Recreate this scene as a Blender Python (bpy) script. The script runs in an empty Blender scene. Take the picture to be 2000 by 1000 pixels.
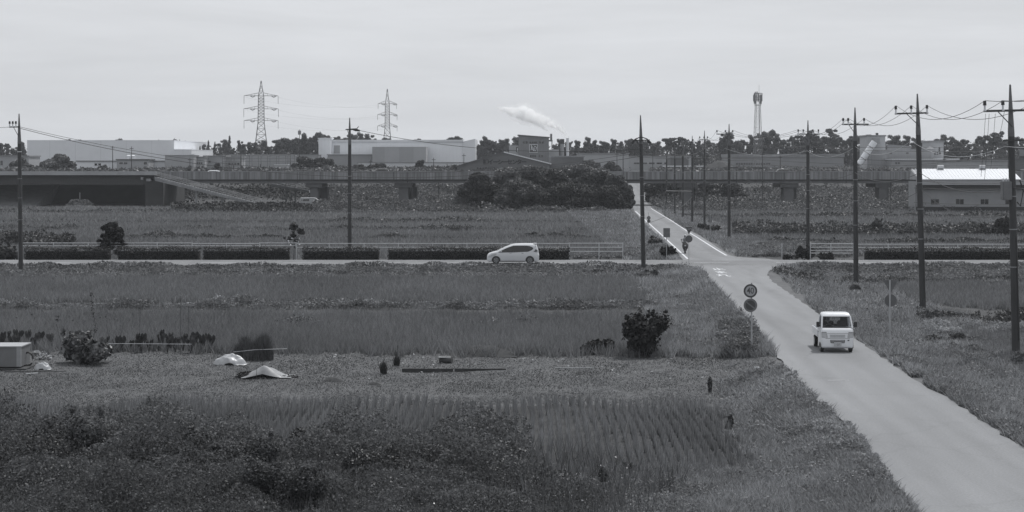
import bpy, bmesh, math, random
import numpy as np
from mathutils import Vector, Matrix

# ------------------------------------------------------------------ camera, sky, sun, exposure
S = bpy.context.scene
C = S.collection
F, HY, H = 3400.0, 318.0, 9.0          # focal length and horizon row in photo pixels, eye height in metres
cd = bpy.data.cameras.new('camera'); cam = bpy.data.objects.new('camera', cd); C.objects.link(cam)
S.camera = cam
cam.location = (0, 0, H); cam.rotation_euler = (math.radians(90), 0, 0)
cd.sensor_width = 36; cd.lens = 36*F/2000; cd.shift_y = -(500-HY)/2000
cd.clip_start = .5; cd.clip_end = 9000
S.view_settings.view_transform = 'Standard'; S.view_settings.look = 'None'
S.view_settings.exposure = 0.07; S.view_settings.gamma = 1; S.view_settings.use_curve_mapping = False
SUN_EL, SUN_AZ = math.radians(62), math.radians(38)     # azimuth clockwise from +Y (the view direction)
w = bpy.data.worlds.new('World'); S.world = w; w.use_nodes = True
nt = w.node_tree; N = nt.nodes; L = nt.links; N.clear()
sky = N.new('ShaderNodeTexSky'); sky.sky_type = 'NISHITA'; sky.sun_disc = False
sky.sun_elevation = SUN_EL; sky.sun_rotation = SUN_AZ; sky.dust_density = 4.0; sky.air_density = 1.0
bw = N.new('ShaderNodeRGBToBW'); L.new(sky.outputs[0], bw.inputs[0])
# thin high cloud sheet: long faint streaks
tc = N.new('ShaderNodeTexCoord'); mp = N.new('ShaderNodeMapping'); mp.inputs['Scale'].default_value = (2.2, 2.2, 22)
mp.inputs['Rotation'].default_value = (0, math.radians(2.5), 0)
L.new(tc.outputs['Generated'], mp.inputs[0])
nz = N.new('ShaderNodeTexNoise'); nz.inputs['Scale'].default_value = 2.2; nz.inputs['Detail'].default_value = 7
nz.inputs['Roughness'].default_value = .6; nz.inputs['Distortion'].default_value = .25; L.new(mp.outputs[0], nz.inputs[0])
mr = N.new('ShaderNodeMapRange'); mr.inputs[1].default_value = .3; mr.inputs[2].default_value = .75
mr.inputs[3].default_value = .93; mr.inputs[4].default_value = 1.08; L.new(nz.outputs[0], mr.inputs[0])
# the overcast veil evens the sky out: mostly constant luminance, some of the clear-sky gradient
veil = N.new('ShaderNodeMix'); veil.data_type = 'FLOAT'; veil.inputs[0].default_value = .90
veil.inputs[3].default_value = 6.1
L.new(bw.outputs[0], veil.inputs[2])
mu = N.new('ShaderNodeMath'); mu.operation = 'MULTIPLY'; L.new(veil.outputs[0], mu.inputs[0]); L.new(mr.outputs[0], mu.inputs[1])
tint = N.new('ShaderNodeCombineColor'); 
for i, t in enumerate((.965, .99, 1.03)):
    m_ = N.new('ShaderNodeMath'); m_.operation = 'MULTIPLY'; m_.inputs[1].default_value = t
    L.new(mu.outputs[0], m_.inputs[0]); L.new(m_.outputs[0], tint.inputs[i])
bg = N.new('ShaderNodeBackground'); bg.inputs[1].default_value = .115; L.new(tint.outputs[0], bg.inputs[0])
wo = N.new('ShaderNodeOutputWorld'); L.new(bg.outputs[0], wo.inputs[0])
sd = bpy.data.lights.new('sun', 'SUN'); sun = bpy.data.objects.new('sun', sd); C.objects.link(sun)
sd.energy = 2.6; sd.angle = math.radians(1.0); sd.color = (1.0, .99, .98)
dirv = Vector((math.sin(SUN_AZ)*math.cos(SUN_EL), math.cos(SUN_AZ)*math.cos(SUN_EL), math.sin(SUN_EL)))
sun.rotation_euler = dirv.to_track_quat('Z', 'Y').to_euler(); sun.location = (60, 100, 200)
S.cycles.volume_bounces = 14; S.cycles.max_bounces = 14; S.cycles.diffuse_bounces = 4; S.cycles.glossy_bounces = 3; S.cycles.transmission_bounces = 4; S.cycles.transparent_max_bounces = 12

random.seed(7); RNG = np.random.default_rng(11)
R = math.radians

# ------------------------------------------------------------------ materials
MATS = {}
def gcol(g): return (g*.965, g*.99, g*1.03, 1)
def mat(name, g, rough=.8, var=.15, scale=2.0, stretch=(1,1,1), metal=0, stripes=None, bump=0, spec=.5, coat=0, detail=6, emit=0):
    m = bpy.data.materials.new(name); m.use_nodes = True; MATS[name] = m
    nt = m.node_tree; N = nt.nodes; L = nt.links; b = N['Principled BSDF']
    b.inputs['Roughness'].default_value = rough; b.inputs['Metallic'].default_value = metal
    b.inputs['Specular IOR Level'].default_value = spec; b.inputs['Coat Weight'].default_value = coat
    tc = N.new('ShaderNodeTexCoord'); mp = N.new('ShaderNodeMapping'); mp.inputs['Scale'].default_value = stretch
    L.new(tc.outputs['Object'], mp.inputs[0])
    nz = N.new('ShaderNodeTexNoise'); nz.inputs['Scale'].default_value = scale; nz.inputs['Detail'].default_value = detail
    nz.inputs['Roughness'].default_value = .62
    L.new(mp.outputs[0], nz.inputs[0])
    mr = N.new('ShaderNodeMapRange'); mr.inputs[1].default_value = .3; mr.inputs[2].default_value = .7
    mr.inputs[3].default_value = g*(1-var); mr.inputs[4].default_value = g*(1+var); L.new(nz.outputs[0], mr.inputs[0])
    v = mr.outputs[0]
    if stripes:                                 # (axis, period, fraction dark, darkening): joints or ribs of the cladding
        ax, per, fr, dk = stripes
        sx = N.new('ShaderNodeSeparateXYZ'); L.new(tc.outputs['Object'], sx.inputs[0])
        a = N.new('ShaderNodeMath'); a.operation = 'MODULO'; a.inputs[1].default_value = per
        a0 = N.new('ShaderNodeMath'); a0.operation = 'ADD'; a0.inputs[1].default_value = 1000*per
        L.new(sx.outputs[ax], a0.inputs[0]); L.new(a0.outputs[0], a.inputs[0])
        c = N.new('ShaderNodeMath'); c.operation = 'LESS_THAN'; c.inputs[1].default_value = per*fr; L.new(a.outputs[0], c.inputs[0])
        d = N.new('ShaderNodeMath'); d.operation = 'MULTIPLY'; d.inputs[1].default_value = -dk; L.new(c.outputs[0], d.inputs[0])
        e = N.new('ShaderNodeMath'); e.operation = 'ADD'; e.inputs[1].default_value = 1; L.new(d.outputs[0], e.inputs[0])
        f = N.new('ShaderNodeMath'); f.operation = 'MULTIPLY'; L.new(v, f.inputs[0]); L.new(e.outputs[0], f.inputs[1]); v = f.outputs[0]
    cc = N.new('ShaderNodeCombineColor')
    for i, t in enumerate((.965, .99, 1.03)):
        m_ = N.new('ShaderNodeMath'); m_.operation = 'MULTIPLY'; m_.inputs[1].default_value = t
        L.new(v, m_.inputs[0]); L.new(m_.outputs[0], cc.inputs[i])
    L.new(cc.outputs[0], b.inputs['Base Color'])
    if bump:
        bp = N.new('ShaderNodeBump'); bp.inputs['Strength'].default_value = bump; bp.inputs['Distance'].default_value = .05
        L.new(nz.outputs[0], bp.inputs['Height']); L.new(bp.outputs[0], b.inputs['Normal'])
    return m

def road_wear(m, crack=.22, sc=.28, big=.10):
    """cracks, patches and long faint stains worn into the road surface"""
    nt = m.node_tree; N = nt.nodes; L = nt.links; b = N['Principled BSDF']; src = b.inputs['Base Color'].links[0].from_socket
    ge = N.new('ShaderNodeNewGeometry'); nz = N.new('ShaderNodeTexNoise'); nz.inputs['Scale'].default_value = .9; nz.inputs['Detail'].default_value = 5; L.new(ge.outputs['Position'], nz.inputs[0])
    ad = N.new('ShaderNodeVectorMath'); ad.operation = 'MULTIPLY_ADD'; ad.inputs[1].default_value = (1.6, 1.6, 0); L.new(nz.outputs['Color'], ad.inputs[0]); L.new(ge.outputs['Position'], ad.inputs[2])
    vo = N.new('ShaderNodeTexVoronoi'); vo.feature = 'DISTANCE_TO_EDGE'; vo.inputs['Scale'].default_value = sc; L.new(ad.outputs[0], vo.inputs['Vector'])
    mr = N.new('ShaderNodeMapRange'); mr.inputs[1].default_value = .004; mr.inputs[2].default_value = .016; mr.inputs[3].default_value = 1-crack; mr.inputs[4].default_value = 1; L.new(vo.outputs['Distance'], mr.inputs[0])
    mp = N.new('ShaderNodeMapping'); mp.inputs['Scale'].default_value = (.9, .06, 1); L.new(ge.outputs['Position'], mp.inputs[0])
    n2 = N.new('ShaderNodeTexNoise'); n2.inputs['Scale'].default_value = .8; n2.inputs['Detail'].default_value = 6; L.new(mp.outputs[0], n2.inputs[0])
    m2 = N.new('ShaderNodeMapRange'); m2.inputs[1].default_value = .3; m2.inputs[2].default_value = .7; m2.inputs[3].default_value = 1-big; m2.inputs[4].default_value = 1+big; L.new(n2.outputs[0], m2.inputs[0])
    n3 = N.new('ShaderNodeTexNoise'); n3.inputs['Scale'].default_value = 14; n3.inputs['Detail'].default_value = 3; L.new(ge.outputs['Position'], n3.inputs[0])
    m3 = N.new('ShaderNodeMapRange'); m3.inputs[1].default_value = .3; m3.inputs[2].default_value = .7; m3.inputs[3].default_value = .88; m3.inputs[4].default_value = 1.12; L.new(n3.outputs[0], m3.inputs[0])
    # wheel tracks polished into the lane, read from the strip's own across-the-road coordinate
    at = N.new('ShaderNodeAttribute'); at.attribute_name = 'across'
    q = [N.new('ShaderNodeMath') for _ in range(4)]; q[0].operation = 'MULTIPLY'; q[0].inputs[1].default_value = 2; q[1].operation = 'FRACT'; q[2].operation = 'SUBTRACT'; q[2].inputs[1].default_value = .5; q[3].operation = 'ABSOLUTE'
    L.new(at.outputs['Fac'], q[0].inputs[0])
    for i in range(3): L.new(q[i].outputs[0], q[i+1].inputs[0])
    m4 = N.new('ShaderNodeMapRange'); m4.interpolation_type = 'SMOOTHSTEP'; m4.inputs[1].default_value = .02; m4.inputs[2].default_value = .26; m4.inputs[3].default_value = .925; m4.inputs[4].default_value = 1.03; L.new(q[3].outputs[0], m4.inputs[0])
    a0 = N.new('ShaderNodeMath'); a0.operation = 'MULTIPLY'; L.new(mr.outputs[0], a0.inputs[0]); L.new(m4.outputs[0], a0.inputs[1])
    a = N.new('ShaderNodeMath'); a.operation = 'MULTIPLY'; L.new(a0.outputs[0], a.inputs[0]); L.new(m2.outputs[0], a.inputs[1])
    c = N.new('ShaderNodeMath'); c.operation = 'MULTIPLY'; L.new(a.outputs[0], c.inputs[0]); L.new(m3.outputs[0], c.inputs[1])
    v = N.new('ShaderNodeVectorMath'); v.operation = 'SCALE'; L.new(src, v.inputs[0]); L.new(c.outputs[0], v.inputs['Scale']); L.new(v.outputs[0], b.inputs['Base Color'])
def foliage(name, lo, hi, trans=.3, rough=.5, scale=.25, patch=.35, spec=.4):
    """leaf material: every leaf its own tone, plus broad patches of growth"""
    m = bpy.data.materials.new(name); m.use_nodes = True; MATS[name] = m
    nt = m.node_tree; N = nt.nodes; L = nt.links; b = N['Principled BSDF']; out = N['Material Output']
    b.inputs['Roughness'].default_value = rough; b.inputs['Specular IOR Level'].default_value = spec
    ge = N.new('ShaderNodeNewGeometry')
    mr = N.new('ShaderNodeMapRange'); mr.inputs[3].default_value = lo; mr.inputs[4].default_value = hi
    L.new(ge.outputs['Random Per Island'], mr.inputs[0])
    nz = N.new('ShaderNodeTexNoise'); nz.inputs['Scale'].default_value = scale; nz.inputs['Detail'].default_value = 5
    mp = N.new('ShaderNodeMapping'); mp.inputs['Scale'].default_value = (1, .55, 1)
    L.new(ge.outputs['Position'], mp.inputs[0]); L.new(mp.outputs[0], nz.inputs[0])
    m2 = N.new('ShaderNodeMapRange'); m2.inputs[1].default_value = .32; m2.inputs[2].default_value = .68
    m2.inputs[3].default_value = 1-patch; m2.inputs[4].default_value = 1+patch; L.new(nz.outputs[0], m2.inputs[0])
    mu = N.new('ShaderNodeMath'); mu.operation = 'MULTIPLY'; L.new(mr.outputs[0], mu.inputs[0]); L.new(m2.outputs[0], mu.inputs[1])
    cc = N.new('ShaderNodeCombineColor')
    for i, t in enumerate((.965, .99, 1.03)):
        m_ = N.new('ShaderNodeMath'); m_.operation = 'MULTIPLY'; m_.inputs[1].default_value = t
        L.new(mu.outputs[0], m_.inputs[0]); L.new(m_.outputs[0], cc.inputs[i])
    L.new(cc.outputs[0], b.inputs['Base Color'])
    tr = N.new('ShaderNodeBsdfTranslucent'); L.new(cc.outputs[0], tr.inputs[0])
    mx = N.new('ShaderNodeMixShader'); mx.inputs[0].default_value = trans
    L.new(b.outputs[0], mx.inputs[1]); L.new(tr.outputs[0], mx.inputs[2]); L.new(mx.outputs[0], out.inputs[0])
    return m

def glass(name, g=.02, a=.35):
    m = bpy.data.materials.new(name); m.use_nodes = True; MATS[name] = m
    nt = m.node_tree; N = nt.nodes; L = nt.links; b = N['Principled BSDF']; out = N['Material Output']
    b.inputs['Base Color'].default_value = gcol(g); b.inputs['Roughness'].default_value = .05
    tr = N.new('ShaderNodeBsdfTransparent'); tr.inputs[0].default_value = (.8, .82, .84, 1)
    mx = N.new('ShaderNodeMixShader'); mx.inputs[0].default_value = a
    L.new(tr.outputs[0], mx.inputs[1]); L.new(b.outputs[0], mx.inputs[2]); L.new(mx.outputs[0], out.inputs[0])
    return m

asphalt = mat('asphalt', .203, .9, .07, .35, (1, .35, 1), bump=.05, detail=9)
asphalt_far = mat('far_asphalt', .19, .9, .07, .35, (1, .35, 1), bump=.05, detail=9)
asphalt_old = mat('old_asphalt', .165, .9, .10, .5, (1, .35, 1), bump=.05, detail=9)
road_wear(asphalt, .07, .16, .12); road_wear(asphalt_far, .28, .3); road_wear(asphalt_old, .3, .35)
paint = mat('road_paint', .60, .8, .15, 6)
soil = mat('field_soil', .05, 1, .3, .8)
garden = mat('garden_soil', .088, 1, .35, 1.6, (1, 1.6, 1), bump=.6)
verge_soil = mat('verge_soil', .10, 1, .3, .7)
conc = mat('concrete', .25, .9, .18, .9, (1, 1, .25))
conc_streak = mat('stained_concrete', .20, .9, .55, 1.6, (1, 1, .04), stripes=(0, .62, .14, .3))
conc_dark_shaded = mat('dark_shaded_concrete', .035, .9, .2, .5)  # shade under the bridges put into this colour; also joints and plinth
pole_c = mat('pole_concrete', .048, .85, .18, 1.5, (1, 1, .3))
steel = mat('galvanised_steel', .22, .5, .15, 3, metal=.2)
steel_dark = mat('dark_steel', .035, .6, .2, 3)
white_paint = mat('white_paint', .62, .35, .05, 2, coat=.3)
car_white = mat('white_car_paint', .68, .25, .03, 1, coat=.6)
car_silver = mat('pearl_car_paint', .54, .28, .03, 1, coat=.6)
rubber = mat('black_rubber', .02, .8, .2, 8)
black_pl = mat('black_plastic', .025, .5, .2, 6)
dark_glass = mat('dark_glass', .015, .06, .1, 1, spec=.6)
chrome = mat('chrome', .6, .15, .05, 4, metal=1)
lampm = mat('lamp_glass', .35, .1, .15, 9, coat=.5)
wire_m = mat('wire_black', .05, .6, .1, 4)
ceram = mat('ceramic', .55, .3, .1, 5)
fence_w = mat('fence_paint', .42, .5, .2, 2)
clear = glass('clear_glass')

# ------------------------------------------------------------------ placing: photo pixel -> point in the place
def smooth(t): t = np.clip(t, 0, 1); return t*t*(3-2*t)
def zroad(d): return np.interp(d, [0, 200, 345, 372, 386, 545, 3000], [.5, .5, .04, .04, .04, 6.5, 7])
def base_z(d): return np.interp(d, [0, 386, 400, 445, 520, 700, 3000], [0, 0, .5, 5.6, 6.3, 6.5, 7])
def edge_table(pts):
    """road edge picked in the photo -> (distance, x) on the road's own level"""
    out = []
    for px, py in pts:
        d = 100.
        for _ in range(30): d = .5*d + .5*F*(H-float(zroad(d)))/(py-HY)
        out.append((d, (px-1000)*d/F))
    return sorted(out)
LE = edge_table([(1900,1130),(1796,1000),(1736,932),(1672,840),(1630,808),(1580,765),(1522,700),(1498,666),(1450,616),(1414,576),(1389,551),(1378,533),(1370,527),(1360,522),(1342,518.8)])
RE = edge_table([(2240,1040),(2000,876),(1856,780),(1796,748),(1724,698),(1673,663),(1601,614),(1547,576),(1507,549),(1499,536),(1502,529),(1514,523.5),(1535,520.3),(1565,518.8)])
LU = edge_table([(1332,505),(1313,488),(1262,440),(1239,413),(1236,404)])
RU = edge_table([(1500,505.3),(1452,503),(1432,500.5),(1424,498),(1370,462),(1325,440),(1273,406.6),(1271,403)])
def tab(A, B, far):
    pts = A + B + far
    return np.array([p[0] for p in pts]), np.array([p[1] for p in pts])
LD, LX = tab(LE, LU, [(470, 24.6*470/385*1.0), (545, 38)]) 
RD, RX = tab(RE, RU, [(470, 24.6*470/385+4.6), (545, 42.6)])
xL = lambda d: np.interp(d, LD, LX)
xR = lambda d: np.interp(d, RD, RX)
CY0, CY1 = 144.2, 152.4                       # near and far edge of the crossing road
def road_dist(x, d):
    a = np.maximum(np.maximum(xL(d)-x, x-xR(d)), 0)
    a = np.where(d > 560, 99, a)
    b = np.maximum(np.maximum(CY0-d, d-CY1), 0)
    return a, b
def hterr(x, d):
    x = np.asarray(x, float); d = np.asarray(d, float)
    a, b = road_dist(x, d)
    z = base_z(d)
    wide = np.where(d > 386, 5.0, 2.2)
    wa = 1-smooth((a-.6)/wide)
    zr = zroad(d)-.06
    z = z + (zr-z)*wa
    wb = 1-smooth((b-.7)/2.2)
    z = np.maximum(z, .44*wb)
    # soft unevenness away from roads
    far = smooth((np.minimum(a, b)-1)/4)
    z = z + far*(.07*np.sin(x*.9+np.sin(d*.35)*2)*np.sin(d*.5+1.3)+.05*np.sin(x*.23)*np.sin(d*.17))
    return z
def hz(x, d): return float(hterr(x, d))
def G(px, py, z=None):
    """ground point seen at photo pixel (px, py)"""
    zz = 0. if z is None else z
    for _ in range(12):
        d = F*(H-zz)/(py-HY); x = (px-1000)*d/F
        if z is not None: break
        zz = .5*zz + .5*hz(x, d)
    return Vector((x, d, zz))
def Q(px, py, d): return Vector(((px-1000)*d/F, d, H-(py-HY)*d/F))
def X(px, d): return (px-1000)*d/F
def Z(py, d): return H-(py-HY)*d/F

# ------------------------------------------------------------------ mesh helpers
def tag(o, label=None, cat=None, group=None, kind=None):
    if label: o['label'] = label
    if cat: o['category'] = cat
    if group: o['group'] = group
    if kind: o['kind'] = kind
    return o
def empty(name, loc, rz=0, label=None, cat=None, group=None):
    o = bpy.data.objects.new(name, None); C.objects.link(o); o.location = loc; o.rotation_euler = (0, 0, rz)
    o.empty_display_size = .2
    return tag(o, label, cat, group)
def link(name, me, parent=None, loc=None):
    o = bpy.data.objects.new(name, me); C.objects.link(o)
    if parent: o.parent = parent
    if loc is not None: o.location = loc
    return o
def copy_tree(o, parent=None):
    c = o.copy(); C.objects.link(c)
    if parent: c.parent = parent
    for ch in [k for k in list(o.children)]: copy_tree(ch, c)
    return c
def npmesh(name, V, Fc, m, parent=None, loc=None, mats=None, mi=None):
    V = np.asarray(V, np.float32); Fc = np.asarray(Fc, np.int32)
    me = bpy.data.meshes.new(name); k = Fc.shape[1]
    me.vertices.add(len(V)); me.vertices.foreach_set('co', V.ravel())
    me.loops.add(Fc.size); me.loops.foreach_set('vertex_index', Fc.ravel())
    me.polygons.add(len(Fc)); me.polygons.foreach_set('loop_start', np.arange(0, Fc.size, k, dtype=np.int32))
    for mm in (mats or [m]): me.materials.append(mm)
    if mi is not None: me.polygons.foreach_set('material_index', np.asarray(mi, np.int32))
    me.update(calc_edges=True)
    return link(name, me, parent, loc)
class MB:
    def __init__(s): s.v = []; s.f = []
    def add(s, vs, fs):
        b = len(s.v); s.v += [tuple(v) for v in vs]; s.f += [tuple(i+b for i in f) for f in fs]; return s
    def box(s, c, d, M=None):
        x, y, z = (k/2 for k in d)
        vs = [Vector((i*x, j*y, k*z)) for i in (-1, 1) for j in (-1, 1) for k in (-1, 1)]
        if M is not None: vs = [M @ v for v in vs]
        c = Vector(c)
        return s.add([v+c for v in vs], [(0,1,3,2),(4,6,7,5),(0,4,5,1),(2,3,7,6),(0,2,6,4),(1,5,7,3)])
    def bb(s, x0, x1, y0, y1, z0, z1): return s.box(((x0+x1)/2, (y0+y1)/2, (z0+z1)/2), (abs(x1-x0), abs(y1-y0), abs(z1-z0)))
    def tube(s, pts, r, n=6, cap=True):
        pts = [Vector(p) for p in pts]; rs = r if hasattr(r, '__len__') else [r]*len(pts)
        b = len(s.v); up = Vector((0, 0, 1))
        for i, p in enumerate(pts):
            t = (pts[min(i+1, len(pts)-1)]-pts[max(i-1, 0)]).normalized()
            a = up if abs(t.z) < .9 else Vector((1, 0, 0))
            u = t.cross(a).normalized(); v = u.cross(t)
            for k in range(n):
                an = 2*math.pi*k/n; s.v.append(tuple(p+(u*math.cos(an)+v*math.sin(an))*rs[i]))
        for i in range(len(pts)-1):
            for k in range(n):
                k2 = (k+1) % n; s.f.append((b+i*n+k, b+i*n+k2, b+(i+1)*n+k2, b+(i+1)*n+k))
        if cap and n > 2:
            s.f.append(tuple(b+k for k in reversed(range(n)))); s.f.append(tuple(b+(len(pts)-1)*n+k for k in range(n)))
        return s
    def prism(s, poly, ax, a0, a1):
        """poly of 2D points extruded along axis ax (0: poly is y,z; 1: poly is x,z; 2: poly is x,y)"""
        def P(p, a): return ((a, p[0], p[1]), (p[0], a, p[1]), (p[0], p[1], a))[ax]
        n = len(poly)
        s.add([P(p, a0) for p in poly]+[P(p, a1) for p in poly],
              [tuple(range(n)), tuple(range(2*n-1, n-1, -1))]+[(i, i+n, (i+1) % n+n, (i+1) % n) for i in range(n)])
        return s
    def disc(s, c, r, y0, y1, n=24):              # disc facing -Y
        poly = [(c[0]+r*math.cos(2*math.pi*k/n), c[2]+r*math.sin(2*math.pi*k/n)) for k in range(n)]
        return s.prism(poly, 1, y0, y1)
    def build(s, name, m, parent=None, loc=None, smooth=False, bevel=0):
        me = bpy.data.meshes.new(name); me.from_pydata(s.v, [], s.f); me.materials.append(m)
        bm = bmesh.new(); bm.from_mesh(me); bmesh.ops.recalc_face_normals(bm, faces=bm.faces)
        if bevel: bmesh.ops.bevel(bm, geom=[e for e in bm.edges if len(e.link_faces) == 2 and e.calc_face_angle(0) > .5], offset=bevel, segments=2, affect='EDGES')
        bm.to_mesh(me); bm.free()
        if smooth:
            me.polygons.foreach_set('use_smooth', [True]*len(me.polygons))
            try: me.set_sharp_from_angle(angle=R(38))
            except Exception: pass
        return link(name, me, parent, loc)
def text(name, s, size, m, parent, M, ext=.004, bold=0):
    cu = bpy.data.curves.new(name, 'FONT'); cu.body = s; cu.size = size; cu.extrude = ext; cu.align_x = 'CENTER'; cu.align_y = 'CENTER'; cu.offset = bold
    o = bpy.data.objects.new('tmp', cu); C.objects.link(o)
    dg = bpy.context.evaluated_depsgraph_get(); me = bpy.data.meshes.new_from_object(o.evaluated_get(dg))
    bpy.data.objects.remove(o); me.transform(M); me.materials.clear(); me.materials.append(m)
    return link(name, me, parent)
FRONT = lambda loc, sx=1, sz=1: Matrix.Translation(loc) @ Matrix.Rotation(R(90), 4, 'X') @ Matrix.Diagonal((sx, sz, 1, 1))
def skin(name, joints, edges, m, parent, sub=1):
    """one continuous figure: joints {i: (co, radius)}"""
    me = bpy.data.meshes.new(name); me.from_pydata([j[0] for j in joints], edges, []); o = bpy.data.objects.new(name, me); C.objects.link(o)
    md = o.modifiers.new('s', 'SKIN'); md.use_smooth_shade = True
    for i, j in enumerate(joints):
        r = j[1] if hasattr(j[1], '__len__') else (j[1], j[1]); me.skin_vertices[0].data[i].radius = r
    me.skin_vertices[0].data[0].use_root = True
    o.modifiers.new('d', 'SUBSURF').levels = sub
    dg = bpy.context.evaluated_depsgraph_get(); m2 = bpy.data.meshes.new_from_object(o.evaluated_get(dg)); bpy.data.objects.remove(o)
    m2.materials.clear(); m2.materials.append(m)
    return link(name, m2, parent)

# leaves and blades, built as arrays
def unit(v): return v/np.maximum(np.linalg.norm(v, axis=1, keepdims=True), 1e-6)
def leaves(P, nrm, size, aspect=.6, rng=RNG):
    n = len(P); size = np.broadcast_to(size, (n,))[:, None]
    t = unit(np.cross(nrm, unit(rng.normal(size=(n, 3))))); b = np.cross(nrm, t)
    V = np.empty((n, 4, 3)); V[:, 0] = P-t*size; V[:, 1] = P-b*size*aspect; V[:, 2] = P+t*size; V[:, 3] = P+b*size*aspect
    return V.reshape(-1, 3), np.arange(4*n).reshape(n, 4)
def cloud(blobs, n, size, shell=.6, jit=.7, up=.25, aspect=.6, rng=RNG):
    B = np.array(blobs, float); wgt = (B[:, 3]*B[:, 4]+B[:, 4]*B[:, 5]+B[:, 3]*B[:, 5]); wgt /= wgt.sum()
    k = rng.choice(len(B), n, p=wgt); dr = unit(rng.normal(size=(n, 3)))
    rr = (shell+(1.04-shell)*rng.random(n)**.6)[:, None]
    P = B[k, :3]+dr*B[k, 3:6]*rr
    nr = unit(dr/B[k, 3:6]*B[k, 3:6].mean(axis=1, keepdims=True)+rng.normal(size=(n, 3))*jit+np.array([0, 0, up]))
    return leaves(P, nr, size*(.6+.8*rng.random(n)), aspect, rng)
def blades(x, y, z, h, wd, lean=.35, rng=RNG, droop=.0):
    n = len(x); a = rng.random(n)*2*math.pi; P = np.stack([x, y, z], 1)
    s = np.stack([np.cos(a), np.sin(a)*.5, np.zeros(n)], 1)*np.broadcast_to(wd, (n,))[:, None]/2
    l = rng.normal(size=(n, 2))*np.array(lean)*np.broadcast_to(h, (n,))[:, None]
    T = P.copy(); T[:, :2] += l; T[:, 2] += h
    V = np.empty((n, 3, 3)); V[:, 0] = P-s; V[:, 1] = P+s; V[:, 2] = T
    return V.reshape(-1, 3), np.arange(3*n).reshape(n, 3)
def inpoly(px, py, poly):
    r = np.zeros(len(px), bool); n = len(poly)
    for i in range(n):
        x0, y0 = poly[i]; x1, y1 = poly[(i+1) % n]
        if y0 == y1: continue
        c = ((y0 > py) != (y1 > py)) & (px < (x1-x0)*(py-y0)/(y1-y0)+x0); r ^= c
    return r
def scatter(poly, n, rng=RNG, off_road=.25, zfix=None):
    """points on the ground inside an outline given in photo pixels, even over the picture"""
    p = np.array(poly, float); lo = p.min(0); hi = p.max(0)
    area = abs(sum(p[i-1, 0]*p[i, 1]-p[i, 0]*p[i-1, 1] for i in range(len(p))))/2
    m = int(n*(hi[0]-lo[0])*(hi[1]-lo[1])/max(area, 1)*1.05)
    px = lo[0]+(hi[0]-lo[0])*rng.random(m); py = lo[1]+(hi[1]-lo[1])*rng.random(m)
    jx = 16*(np.sin(py*.31+1)+np.sin(px*.043+py*.13)+np.sin(px*.17)*.6); jy = 2.2*(np.sin(px*.11)+np.sin(px*.037+2)+.6*np.sin(px*.31))*np.clip((py-400)/300, .15, 1)
    k = inpoly(px+jx*np.clip((py-400)/300, .1, 1)*.6, py+jy, poly); px, py = px[k], py[k]
    z = np.zeros(len(px))
    for _ in range(6):
        d = F*(H-z)/(py-HY); x = (px-1000)*d/F; z = .5*z+.5*hterr(x, d)
    a, b = np.maximum(xL(d)-x, x-xR(d)), np.maximum(CY0-d, d-CY1); a = np.where(d > 560, 99, a); k = (a > off_road*(.2+.8*rng.random(len(a)))) & (b > off_road)
    return x[k], d[k], hterr(x[k], d[k]), px[k], py[k]

# ------------------------------------------------------------------ ground, roads, markings
def build_ground():
    d = np.concatenate([np.arange(8, 30, 2), np.arange(30, 175, .55), np.arange(175, 560, 2.2), 560*1.06**np.arange(0, 26)])
    u = np.linspace(-.62, .62, 401)
    D, U = np.meshgrid(d, u, indexing='ij'); Xg = D*U; Zg = hterr(Xg, D)
    nr, nc = D.shape; idx = np.arange(nr*nc).reshape(nr, nc)
    Fc = np.stack([idx[:-1, :-1], idx[:-1, 1:], idx[1:, 1:], idx[1:, :-1]], -1).reshape(-1, 4)
    cx = Xg[:-1, :-1].ravel(); cy = D[:-1, :-1].ravel()
    py = HY+F*H/cy; px = 1000+cx/cy*F
    mi = np.zeros(len(Fc), int)
    mi[(py > 683) & (py < 792) & (px < 1500)] = 1
    a, b = road_dist(cx, cy)
    mi[(np.minimum(a, b) < 3.5)] = 2
    o = npmesh('ground', np.stack([Xg, D, Zg], -1).reshape(-1, 3), Fc, None, mats=[soil, garden, verge_soil], mi=mi)
    tag(o, kind='structure'); o.data.polygons.foreach_set('use_smooth', [True]*len(Fc))
build_ground()
def strip(name, ds, xa, xb, zf, m, dz=0, kind='structure', nx=1):
    V = []; Fc = []
    for i, d in enumerate(ds):
        for k in range(nx+1):
            x = xa[i]+(xb[i]-xa[i])*k/nx; V.append((x, d, zf(d)+dz))
    for i in range(len(ds)-1):
        for k in range(nx):
            a = i*(nx+1)+k; Fc.append((a, a+1, a+nx+2, a+nx+1))
    o = npmesh(name, V, Fc, m); at = o.data.attributes.new('across', 'FLOAT', 'POINT'); at.data.foreach_set('value', np.tile(np.linspace(0, 1, nx+1), len(ds)).astype(np.float32)); return tag(o, kind=kind)
r_ = random.Random(3)
ds = np.concatenate([np.arange(8, 134, .8), np.arange(134, 144.1, .25), [CY0]])
jit = np.array([.05*math.sin(d*1.7)+.05*math.sin(d*4.1)+.03*r_.uniform(-1, 1) for d in ds])
strip('near_road', ds, xL(ds)+jit, xR(ds)+jit[::-1], zroad, asphalt, nx=8)
strip('crossing_road', [CY0, CY1], [-170, -170], [170, 170], zroad, asphalt_old, dz=.0, nx=60)
ds2 = np.concatenate([np.arange(CY1, 158, .3), np.arange(158, 386, 2.), np.arange(386, 546, 4)])
strip('far_road', ds2, xL(ds2), xR(ds2), zroad, asphalt_far, nx=8)
xr, xl = float(xR(138.)), float(xL(138.))
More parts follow.
